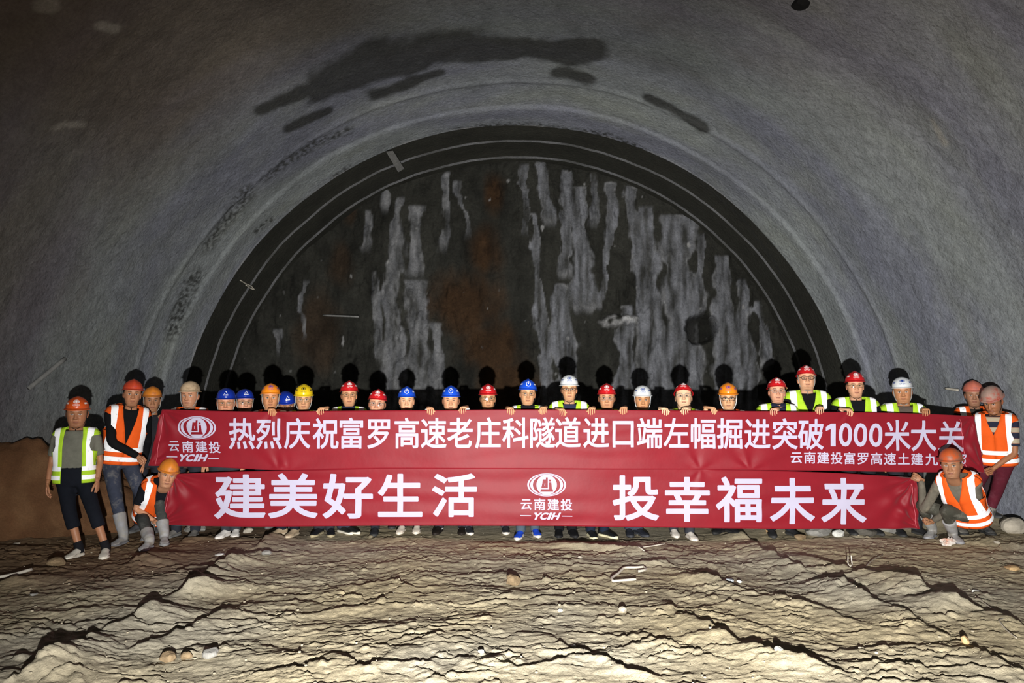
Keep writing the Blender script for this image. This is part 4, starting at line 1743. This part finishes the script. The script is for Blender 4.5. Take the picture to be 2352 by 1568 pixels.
    # hat, strap, emblem
    HH = HM4 @ Matrix.Translation((0, 0, hatz)) @ Matrix.Rotation(math.radians(hatpitch), 4, 'X')
    oh = link_shared('hard_hat', hat_with(hatstyle, HATM[hat]()), root, HH)
    if mark:
        e = link_shared('emblem', emblem_mesh(hatstyle, mark, MARK[markcol]()), oh, Matrix.Identity(4))
        e.matrix_local = Matrix.Identity(4)
        if mark != 'chevron':
            for sd in (-1, 1):
                e = link_shared('decal', decal_mesh(hatstyle, sd, MARK[markcol]()), oh, Matrix.Identity(4))
                e.matrix_local = Matrix.Identity(4)
    if strap:
        sm_ = {'grey': M('grey_strap_webbing', '8f8f8c', .8, .2, .1), 'black': M('black_strap_webbing', '161616', .8, .2, .1), 'white': M('white_strap_webbing', 'c9ccce', .8, .2, .1)}[strap]
        e = link_shared('chin_strap', strap_mesh(sm_, strap != 'black'), oh, Matrix.Identity(4))
        e.matrix_local = Matrix.Scale(hs * .98, 4)
    if glasses:
        fm, lm = glasses_mesh(glasses)
        og = link_shared('glasses', fm, root, HM4 @ Matrix.Scale(hs, 4))
        e = link_shared('lens', lm, og, Matrix.Identity(4))
        e.matrix_local = Matrix.Identity(4)
    return root


def edge(px, py=None, Y=None):
    """a point on the top edge of the upper banner"""
    p = P(px, py or 942, Y1)
    return p

# ------------------------------------------------------------------ the people
def toes(*pl):
    """foot specs from where the toe caps touch the ground: (side, toe px, toe py, yaw)"""
    out = []
    for s, x, y_, yw in pl:
        g = G(x, y_, .02)
        d = Rz(math.radians(yw)) @ np.array([0, -1, 0]) * .205
        out.append((s, g[0] - d[0], g[1] - d[1], yw))
    return out


def grip(s, px, py, tilt=0.0):
    return (s, 'grip', P(px, py, Y1 - .012), tilt)


YR = 8.03
# left man, alone beside the wall
person(180, 908, 7.12, 'person in open green vest, grey t-shirt and cropped trousers standing at far left', 'vermilion', 'cap', 'ycih', 'white', 'black', None, 'green',
       '6c6c62', 'short', '14171f', 'c9c4b8', 'd8d2c4', yaw=3, hyaw=-4, hpitch=6, skin='8a5f45', vopen=.060, short_trousers=True, bw=1.08, feet=toes((-1, 146, 1283, -6), (1, 236, 1281, 24)), wid=1.06, jaw=1.06, sock='18181c')
# man holding the banner's lower left corner
c = P(331, 1062, Y1)
person(276, 866, 7.90, 'person in worn red hard hat and orange vest over black sleeves beside the green-vested man', 'redworn', 'v', None, 'white', 'black', None, 'orange',
       '141416', 'long', '3a3f4e', '8e8f94', '7c7c80', [(-1, 'hold', c, (.75, -.25, -.55), (.2, -.9, .3), (.3, -.2, .9), (-.5, -1.0, -.5))],
       yaw=24, roll=6, lean=7, armk=1.2, hyaw=-8, hpitch=-3, hroll=3, skin='9a6c50', boot=.30, feet=toes((-1, 255, 1252, -4), (1, 330, 1238, 10)), X=P(284, 866, 7.90)[0], tdirt='7c7a78', jaw=.95)
person(352, 885, 8.32, 'person in worn orange hard hat and dark shirt holding the top left banner corner', 'orangeworn', 'cap', None, 'white', 'grey', None, None,
       '26262a', 'long', '2a2c34', '55565a', '6a6a6a', [(1, 'hold', P(370, 952, Y1 + .03), (.25, -.75, .5), (.5, -.4, -.6), (-.6, -.1, .6))], hyaw=6, skin='8d6449', jaw=.95)
person(438, 872, 8.0, 'person in mud-caked tan hard hat behind the upper banner\'s round emblem', 'tan', 'smooth', None, 'white', 'grey', None, 'orange',
           '2a2420', 'long', '2c2e36', '777470', '777777', hyaw=-16, hpitch=2, skin='9c7056', wid=1.03)
person(521, 888, YR, 'person in dark blue hard hat and glasses next to the tan hat', 'navy', 'smooth', 'chevron', 'white', 'grey', 'thin', None,
       '1a1b20', 'long', '34363c', 'e0dcd8', 'e6e0da', hpitch=4, skin='a8755a', wid=1.08, jaw=1.1, feet=toes((-1, 488, 1241, -8), (1, 537, 1233, 14)))
person(564, 890, 8.42, 'person in dark blue hard hat and dark red collar beside the clean orange hat', 'navy', 'smooth', 'chevron', 'white', 'grey', 'thin', None,
       '4a1418', 'long', '2a2c32', '4c4c4c', '666666', hyaw=10, hpitch=-3, skin='b07f66', wid=1.06, collar='4a1418')
person(623, 878, 8.02, 'person in clean orange hard hat without glasses beside the yellow hat, fingers over the banner', 'orange', 'cap', 'ycih', 'purple', 'grey', None, 'orange',
       'c4bcb0', 'short', '1a1d28', 'a8957c', 'b8a890', [grip(-1, 624, 945, .25)], hyaw=2, hpitch=-3, skin='a2714f', wid=1.03, feet=toes((-1, 604, 1243, -30), (1, 644, 1246, -10)))
person(659, 896, 8.55, 'person in dark blue hard hat looking down, half hidden behind the orange and yellow hats', 'navy', 'smooth', 'chevron', 'white', 'grey', None, None,
       '2a2018', 'long', '2a2c32', '4c4c4c', '666666', hyaw=14, hpitch=14, hroll=-6, skin='93684e', wid=1.04)
person(699, 880, 8.14, 'person in the only yellow hard hat, one hand on the banner', 'yellow', 'cap', 'ycih', 'black', 'grey', 'thin', 'green',
       '2a2c22', 'long', '2c2d34', '1c1c20', 'a59a7c', [grip(1, 738, 942, -.1)], hpitch=7, skin='ad8160', feet=toes((-1, 692, 1249, -10), (1, 741, 1247, 16)))
person(803, 872, 8.22, 'person in red hard hat with glasses and navy collar, next right of the yellow hat', 'red', 'v', 'ycih', 'white', 'black', 'thin', 'green',
       '23263a', 'long', '2f3340', '1f201f', 'e2dccb', hyaw=4, hpitch=-2, skin='a97b5b', collar='23263a', feet=toes((-1, 792, 1240, 48), (1, 822, 1228, 52)))
person(867, 891, 8.02, 'person in red hard hat with head tilted, the lowest of all red hats', 'red', 'v', 'ycih', 'white', 'black', 'rimless', 'green',
       '1b1c20', 'long', '25272f', '26262a', '3c3c3c', hyaw=-3, hroll=5, hpitch=-2, skin='ad7c62', wid=1.05, feet=toes((-1, 857, 1233, 4), (1, 900, 1216, 10)))
person(935, 885, 8.22, 'person in bright blue hard hat with no glasses and no hands showing above the banner', 'blue', 'v', 'clock', 'white', 'black', None, 'green',
       '1f2430', 'long', '1d2029', 'd9cdbf', 'e0d5c5', hpitch=0, skin='bb8f6e', feet=toes((-1, 905, 1241, -4), (1, 947, 1240, 3)))
person(1036, 883, YR, 'person in bright blue hard hat with white shirt collar, both hands over the banner', 'blue', 'v', 'clock', 'white', 'black', None, 'green',
       'dcdcdc', 'long', '2c2e36', '1c1612', '231c18', [grip(-1, 988, 942), grip(1, 1064, 940)], hpitch=2, skin='b28263', wid=1.05, jaw=1.05, eyes=.55, collar='dcdcdc', sock='d8d6d2', feet=toes((-1, 998, 1231, -10), (1, 1060, 1229, 2)))
person(1121, 879, 8.2, 'person in red hard hat and glasses standing between two bright blue hats', 'red', 'v', 'ycih', 'white', 'black', 'thin', None,
       '5a5240', 'long', '3a3c44', '2a2b30', 'd8d2c8', hyaw=3, hpitch=2, skin='a57a58', feet=toes((-1, 1082, 1228, 14), (1, 1163, 1225, 4)))
person(1212, 868, YR, 'person in bright blue hard hat with glasses, black polo collar and blue shoes', 'blue', 'v', 'clock', 'white', 'black', 'thin', 'green',
       '17171c', 'long', '4a5660', '1f4bd0', 'd8d4d0', [grip(-1, 1172, 942), grip(1, 1248, 941)], hyaw=3, hpitch=0, hroll=2, skin='ad805e', collar='17171c', feet=toes((-1, 1187, 1236, -14), (1, 1237, 1231, 10)))
person(1307, 858, 8.02, 'person in white hard hat with dark-rimmed glasses and navy t-shirt', 'white', 'smooth', 'ycih', 'navy', 'black', 'dark', 'green',
       '2c3048', 'short', '17181c', '141416', '242426', [grip(-1, 1291, 945, .3), grip(1, 1359, 942)], hyaw=1, hpitch=0, skin='ad8160', jaw=.96, feet=toes((-1, 1283, 1229, -6), (1, 1322, 1229, 8)), vneck=.70)
person(1393, 878, 8.14, 'person in red hard hat standing between the two central white hats', 'red', 'v', 'ycih', 'white', 'black', 'rimless', 'green',
       '2a1c1c', 'long', '1c2434', '1b1c1e', 'e6dfba', [grip(1, 1433, 941)], hpitch=1, skin='a97a5a', wid=1.05, feet=toes((-1, 1378, 1250, 10), (1, 1420, 1235, 40)))
person(1475, 882, 8.28, 'person in white hard hat with wide white strap, only the face above the banner', 'white', 'smooth', 'ycih', 'navy', 'white', None, 'green',
       '22252c', 'long', '3a3f4a', '24262e', '3a3c42', hyaw=2, hpitch=4, skin='a97a55', feet=toes((-1, 1462, 1241, -2), (1, 1500, 1238, 24)))
person(1569, 876, YR, 'person in red hard hat tipped back, chin raised, two hands at the banner edge', 'red', 'v', 'ycih', 'white', 'black', 'rimless', 'green',
       'd4cfc8', 'short', '33353c', 'ddd5cb', 'e2dad0', [grip(-1, 1527, 943), grip(1, 1574, 942, -.5)], hpitch=-13, skin='c39a7c', wid=1.03, jaw=1.06, hatpitch=-6, feet=toes((-1, 1555, 1229, -2), (1, 1600, 1238, 6)))
person(1671, 877, YR, 'person in clean orange hard hat and orange vest with black-rimmed glasses', 'orange', 'cap', 'ycih', 'purple', 'white', 'dark', 'orange',
       '70788a', 'short', '24262c', '1c1c1e', '2a2a2a', [grip(-1, 1637, 941, .35)], hpitch=6, skin='b08664', wid=1.03, feet=toes((-1, 1640, 1226, -40), (1, 1702, 1231, 20)))
person(1783, 864, 8.0, 'person in red hard hat and navy polo shirt, just left of the tallest man', 'red', 'v', 'ycih', 'white', 'black', 'rimless', 'green',
       '1e2238', 'long', '2a2c34', '2a2a2c', '3c3c3c', [grip(1, 1778, 944, -.6)], hyaw=4, hpitch=-8, skin='b3836a', collar='1e2238')
person(1850, 836, 8.24, 'person in red hard hat and black t-shirt, tallest head in the row', 'red', 'v', 'ycih', 'white', 'grey', 'dark', 'green',
       '141416', 'long', '1f2126', '2a2a2c', '3c3c3c', [grip(1, 1884, 941, -.1)], hyaw=5, hpitch=-9, skin='b2876a', wid=1.08, jaw=1.06, bw=1.1, vneck=.70, emblem_vest=(.058, .735), z0=fh(3.5, 8.3))
person(1962, 850, 8.05, 'person in red hard hat between the tallest man and the rightmost white hat', 'red', 'v', 'ycih', 'white', 'black', 'thin', 'green',
       '121318', 'long', '1f2126', '2a2a2c', '3c3c3c', [grip(-1, 1950, 945, .2)], hyaw=6, hpitch=0, skin='b3866a', bw=1.06, vneck=.66, emblem_vest=(.060, .72))
person(2070, 863, 8.05, 'person in white hard hat and brown t-shirt, the rightmost white hat', 'white', 'smooth', 'ycih', 'navy', 'grey', None, 'green',
       '5e534c', 'short', '26282e', '2a2a2c', '3c3c3c', [grip(1, 2127, 945, -.1)], hpitch=4, hroll=-2, skin='9a6c4c', wid=1.08, jaw=1.05, bw=1.1, vneck=.64)
person(2233, 872, 8.4, 'person in faded salmon hard hat behind the upper right corner of the banner', 'salmon', 'cap', None, 'white', 'black', None, 'orange',
       '3a3732', 'long', '3a2c30', '3a3c40', '555555', [(1, 'hold', P(2246, 962, Y1 + .05), (-.1, -.8, .5), (-.6, -.3, -.5), (-.6, -.1, .5))], hyaw=2, hpitch=4, skin='8c6650', jaw=.94)
c = P(2264, 1085, Y1)
person(2296, 906, 7.92, 'person in orange vest, striped shirt and dark red trousers at far right', 'dustred', 'smooth', None, 'white', 'black', None, 'orange',
       '232842', 'short', '5a1f2c', '3c3f42', '333333', [(-1, 'hold', P(2238, 1040, 7.82), (-.8, -.4, .1), (.1, -.9, .2), (.2, .1, .9), (-.3, .5, -1)), (1, 'hold', c, (-.9, -.25, -.3), (.1, -.9, .2), (-.3, -.2, .9), (1.0, -.35, -.1))],
       yaw=-22, hyaw=-10, hpitch=22, lean=10, armk=1.3, skin='8a5c40', stripes=True, boot=.26, bw=1.08, feet=toes((-1, 2218, 1236, -20), (1, 2300, 1246, -6)), h=1.56, X=P(2300, 1240, 7.92)[0], vneck=.72, tdirt='6a3440')
# crouching men
c = P(368, 1203, Y2 - .03)
person(374, 1070, 8.08, 'person in orange vest and black t-shirt crouching at the lower banner\'s left end', 'orangeworn', 'cap', None, 'white', None, None, 'orange',
       '14161c', 'short', '3f4240', '9a9a9c', '8c8c8e', [(-1, 'hold', c, (.9, -.3, -.35), (.1, -.3, .9), (.2, -.9, -.2), (-.8, .1, -.5)), (1, 'hold', P(398, 1092, Y2 + .06), (.2, -.7, .6), (.5, -.4, -.6), (-.6, -.1, .6))],
       yaw=14, lean=40, roll=12, hip=.22, h=1.62, X=-4.20, hyaw=-2, hpitch=-6, hroll=10, skin='a3765a', boot=.20, feet=toes((-1, 322, 1262, 4), (1, 378, 1248, 28)), tdirt='6a6a66', knee_out=.12)
c = P(2108, 1212, Y2 - .04)
c2 = P(2094, 1093, Y2 - .02)
person(2183, 1038, 7.44, 'person in orange vest and muddy grey sleeves crouching at the lower banner\'s right end', 'rust', 'smooth', None, 'white', None, None, 'orange',
       '6a655a', 'long', '45443c', 'a3a3a4', '96969a', [(-1, 'hold', c2, (-.75, .35, .35), (-.4, -.7, .2), (-.3, -.2, .9), (-.2, -.6, -1)), (1, 'hold', c, (-.95, .1, -.2), (0, -.5, .8), (-.1, -.9, -.3), (.2, -1.0, -.3))],
       yaw=-32, lean=31, roll=-4, hip=.23, h=1.60, armk=1.40, X=P(2231, 1200, 7.44)[0], hyaw=8, hpitch=-8, hroll=-2, skin='8a6248', boot=.24, feet=toes((-1, 2128, 1238, -48), (1, 2210, 1255, -10)), stripes='dusty', tdirt='7a786e', knee_out=.10, vneck=.7)

# ------------------------------------------------------------------ earth heap, stones, scrap metal
def heap():
    xs = np.arange(-6.2, -2.6, .03)
    ys_ = np.arange(6.8, 11.6, .04)
    X, Y = np.meshgrid(xs, ys_)
    H = np.interp(-X, [2.8, 3.6, 4.2, 5.0, 5.5, 5.9, 6.2], [-.10, -.04, .12, .55, .85, 1.02, 1.10])
    H = H * sm(Y - .85 * (X + 5.8), 7.0, 8.0) * (1 - sm(Y, 9.8, 11.4))
    n = fbm(X * 1.3, Y * 1.3, 301, 4)
    Z = floor_h(X, Y, False) - .06 + H * (1 + .22 * n) + .05 * np.abs(fbm(X * 3.5, Y * 3.5, 305, 4)) * sm(H, .05, .3) + .02 * fbm(X * 11, Y * 11, 309, 3)
    c = lin('6e4e36') * (1 + .25 * fbm(X * 2, Y * 2, 311, 4))[..., None]
    c = c + (lin('8a6a4c') - c) * np.clip(.2 + fbm(X * 5, Y * 5, 312, 3), 0, 1)[..., None] * .5
    n_, m_ = X.shape
    ix = np.arange(n_ * m_).reshape(n_, m_)
    q = np.stack([ix[:-1, :-1], ix[:-1, 1:], ix[1:, 1:], ix[1:, :-1]], -1).reshape(-1, 4)
    ins = (np.hypot(X - TX, Z - TZ) < tun_R(Y) + .06) & (Z > floor_h(X, Y, False) - .05)
    kk = (ins[:-1, :-1] & ins[:-1, 1:] & ins[1:, 1:] & ins[1:, :-1]).reshape(-1)
    q = q[kk]
    us = np.unique(q)
    re = np.full(n_ * m_, -1)
    re[us] = np.arange(len(us))
    o = mk('earth_heap', np.stack([X, Y, Z], -1).reshape(-1, 3)[us], re[q], MAT_SOIL, col=c.reshape(-1, 3)[us])
    tag(o, 'brown earth heap against the left tunnel wall', 'earth', kind='stuff')


heap()


def rock_v(c, r, seed, flat=1.0):
    V, f = ell((0, 0, 0), (1, 1, 1), 18, 12)
    rs = np.random.RandomState(seed)
    for _ in range(9):
        d = nrm(rs.randn(3))
        k = .62 + .25 * rs.rand()
        t = V @ d
        V = V - np.outer(np.clip(t - k, 0, None), d)
    V = V * (1 + .06 * perlin(V[:, 0] * 3 + seed, V[:, 1] * 3 + V[:, 2] * 2, 320))[:, None]
    a = rs.rand() * 6.28
    V = (V @ Rz(a).T) * np.asarray(r) @ Rz(rs.rand() * .6 - .3).T
    return V + c, f


ROCKC = dict(white='d2d2cc', grey='8f8d88', blue='a9b0b6', tan='b89a70', brown='857258', pale='b3ab9c', dark='5f5b54')


def stone(px, py, wpx, label, colr, flat=.55, seed=0, group=None, name='stone', sink=.35, depth=1.0, z=None):
    g = G(px, py, 0.0)
    Y = g[1]
    r = wpx / 2 / F * Y
    zz = fh(g[0], Y) if z is None else z
    V, f = rock_v(np.array([g[0], Y, zz + r * flat * (1 - sink)]), (r, r * depth, r * flat), seed + int(px))
    o = mk(name, V, f, M(colr + '_stone', ROCKC[colr], .9, .2, .22, 9, None, .5, .6, 30, .01), smooth=False)
    tag(o, label, 'stone' if name == 'stone' else name, group)
    return o


GRP = 'stones lying on the muddy ground'
for k, a in enumerate([
    (505, 1274, 22, 'flat white stone chip on the mud below the tan shoes', 'white', .25),
    (612, 1276, 22, 'rounded grey stone on the mud in front of the tan shoes', 'grey', .6),
    (1178, 1340, 36, 'lone brown-grey stone at the middle of the floor with dark shadow above it', 'brown', .8),
    (385, 1514, 36, 'brown clod at lower left, first of three in a row', 'brown', .75),
    (429, 1510, 26, 'smaller brown clod in the middle of three at lower left', 'brown', .8),
    (484, 1506, 36, 'light grey stone at the right end of three at lower left', 'grey', .7),
    (1675, 1338, 20, 'bluish white stone beside the right tyre ridge, larger of a pair', 'blue', .5),
    (1699, 1339, 14, 'small white stone just right of the bluish white stone', 'white', .5),
    (1789, 1524, 20, 'white stone in the dark rut at the bottom right centre', 'white', .6),
    (1997, 1318, 38, 'long pale stone lying beside the small wire hook', 'pale', .3),
    (2241, 1364, 18, 'small white stone at right below the deep rut', 'white', .4),
    (1430, 1410, 18, 'pale grey stone standing up below the bent steel rod', 'pale', .7),
    (1629, 1437, 16, 'grey stone right of centre in the lower ground', 'grey', .7),
    (2217, 1487, 18, 'tan pointed clod on the lower right rut edge', 'tan', 1.2),
    (2325, 1313, 38, 'yellowish flat stone by the right edge', 'tan', .35),
    (128, 1303, 40, 'brown rock in front of the far-left man\'s white shoe', 'brown', .6),
    (1768, 1225, 24, 'tan rubble piece under the lower banner, right of the black shoes', 'tan', 1.0),
    (568, 1222, 26, 'pale grey slab showing under the banner beside white sneakers', 'pale', .5),
    (77, 1372, 18, 'grey stone far left on the dark ground', 'grey', .4),
    (36, 1258, 16, 'small pale stone at the left edge near the earth heap', 'pale', .5),
    (1105, 1512, 16, 'white pebble cluster piece near the bottom centre', 'white', .5),
    (1316, 1490, 14, 'small white stone near the bottom, right of centre', 'white', .5),
    (1287, 1408, 13, 'small white stone in the middle ground right of the lone brown-grey stone', 'white', .6),
    (1332, 1286, 12, 'tiny pale stone below the black shoes', 'pale', .6),
    (2290, 1262, 14, 'small pale stone in front of the dark red trousers', 'pale', .5),
]):
    stone(*a[:6], seed=k, group=GRP)
GRB = 'broken rock at the foot of the face'
for k, a in enumerate([
    (1880, 1232, 70, 'large grey slab under the right part of the lower banner', 'grey', .40),
    (1927, 1236, 30, 'small white rock beside the large grey slab under the banner', 'white', .6),
    (1985, 1234, 56, 'dark grey rock under the banner, right of the white one', 'dark', .45),
    (2040, 1226, 60, 'light grey rock by the crouching man\'s lower hand', 'grey', .5),
    (2236, 1222, 90, 'pale grey rock behind the crouching man, beside the dark red trousers', 'grey', .8),
    (2336, 1238, 70, 'pale grey rock at the right wall foot beside the black boot', 'pale', .6),
    (1838, 1240, 30, 'brown-grey stone left of the large grey slab', 'brown', .5),
    (450, 1217, 60, 'grey slab under the left part of the lower banner', 'grey', .35),
]):
    stone(*a[:6], seed=50 + k, group=GRB, name='rock', depth=.7)

# countless grit
gv = MB()
rs = np.random.RandomState(9)
for k in range(600):
    y = 3.7 + 4.5 * rs.rand() ** 1.4
    x = (rs.rand() * 2 - 1) * .82 * y
    r = .0025 + .007 * rs.rand() ** 4
    V, f = ell((x, y, fh(x, y) + r * .3 + .006), (r * 1.3, r, r * .9), 6, 4)
    gv.add(V, f)
o = gv.obj('gravel', M('pale_grit', 'a39a86', .9, .2, .3, 3), smooth=False)
tag(o, 'pale grit scattered over the muddy ground', 'gravel', kind='stuff')


def wire(name, label, pts, rad, mat, lift=.012, cat='wire', rise=None, group=None, sub=4):
    Q = []
    for k, (x, y_) in enumerate(pts):
        g = G(x, y_, 0)
        Q.append([g[0], g[1], fh(g[0], g[1]) + lift + (rise[k] if rise else 0)])
    o = MB().add(*tube(Q, rad, 8, sub)).obj(name, mat)
    tag(o, label, cat, group)


STEEL = M('pale_steel_rod', 'c4beb0', .5, .4, .12, 10)
RUST = M('dull_wire', '9a9284', .6, .3, .15, 10)
wire('bent_rod', 'pale bent steel rod lying on the mud right of centre', [(1461, 1339), (1432, 1340), (1408, 1342), (1405, 1337), (1420, 1324), (1437, 1311), (1460, 1310), (1479, 1308), (1483, 1312), (1478, 1317), (1466, 1319)], .011, STEEL, .025, 'rod')
wire('bent_wire', 'thin pale V-shaped wire on the ground below the white sneakers', [(1527, 1256), (1495, 1259), (1468, 1263), (1463, 1267), (1468, 1272), (1480, 1276)], .006, STEEL, .02, 'wire')
wire('wire_hook', 'small U-shaped wire hook sticking up from the mud at right', [(1949, 1309), (1949, 1312), (1954, 1314), (1958, 1311), (1956, 1310)], .005, STEEL, .01, 'hook', [.10, .02, 0, .04, .11])
wire('straight_wire', 'thin straight wire on the mud right of the wire hook', [(1984, 1311), (2006, 1296), (2028, 1281)], .004, RUST, .02)
wire('long_wire', 'thin kinked wire lying at the lower right edge', [(2243, 1383), (2280, 1408), (2319, 1432), (2296, 1447), (2312, 1462), (2336, 1480)], .004, RUST, .02)
wire('steel_rod', 'pale steel rod lying on the ground at the left edge', [(-12, 1336), (30, 1329), (72, 1320)], .014, STEEL, .03, 'rod')


def on_wall(px, py, off=.02):
    th, Y = tun_at(px, py)
    p = P(px, py, Y)
    c = np.array([TX, Y, TZ])
    return p + nrm(c - p) * off


def wall_rod(name, label, a, b, rad, mat, off=.05, cat='rod'):
    pa, pb = on_wall(*a, off), on_wall(*b, off)
    o = MB().add(*tube([pa, pa * .5 + pb * .5, pb], rad, 8, 3)).obj(name, mat)
    tag(o, label, cat)


CONC = M('cement_coated_pipe', '8a8a88', .9, .2, .2, 20)
wall_rod('grout_pipe', 'slanted cement-coated pipe on the left wall above the far-left man', (60, 891), (144, 822), .028, CONC, .03, 'pipe')
wall_rod('steel_rod', 'short pale rod sticking out of the right wall beside the salmon hat', (2182, 890), (2212, 894), .016, STEEL, .06)
p0, p1 = P(742, 724, 13.0), P(824, 727, 12.72)
tag(MB().add(*tube([p0, p0 * .5 + p1 * .5, p1], .018, 8, 3)).obj('steel_rod', CONC), 'horizontal rod sticking out of the left of the rock face', 'rod')
pts = [on_wall(548, 641, .03), on_wall(556, 646, .06), on_wall(566, 650, .10), on_wall(572, 657, .11), on_wall(566, 656, .09), on_wall(558, 650, .06)]
tag(MB().add(*tube(pts, .010, 6, 4)).obj('wire_loop', STEEL), 'small wire loop hanging from the left side of the dark arch', 'wire')
# loose plate hanging off the edge of the lining
q = [on_wall(884, 342, .05), on_wall(900, 340, .05), on_wall(921, 369, .16), on_wall(907, 377, .16)]
V = np.array(q + [v + np.array([0, .02, .01]) for v in q])
tag(mk('metal_flap', V, [(0, 1, 2, 3), (7, 6, 5, 4), (0, 4, 5, 1), (1, 5, 6, 2), (2, 6, 7, 3), (3, 7, 4, 0)], CONC, smooth=False), 'pale metal flap hanging at the upper left of the dark arch', 'flap')
pc = on_wall(1843, 2, .02)
V, f = rock_v(pc, (.11, .11, .07), 777)
tag(mk('dark_lump', V, f, M('black_tarry_lump', '0c0b0a', .9, .2, .2), smooth=False), 'black lump on the tunnel roof at the top edge', 'lump')
# crumpled carton by the crouching man's boot
g = G(2172, 1254)
rs = np.random.RandomState(4)
V, f = ell((0, 0, 0), (.075, .045, .040), 13, 9)
V = V * (1 + .6 * (rs.rand(len(V)) - .5))[:, None] + np.array([g[0] - .02, g[1] - .08, fh(g[0], g[1] - .08) + .035])
tag(mk('crumpled_wrapper', V, f, M('white_paper', 'd8d2ca', .8, .2, .08, 8, 'c06a3a', .35), smooth=False), 'crumpled white paper wrapper in front of the right crouching man\'s boot', 'wrapper')
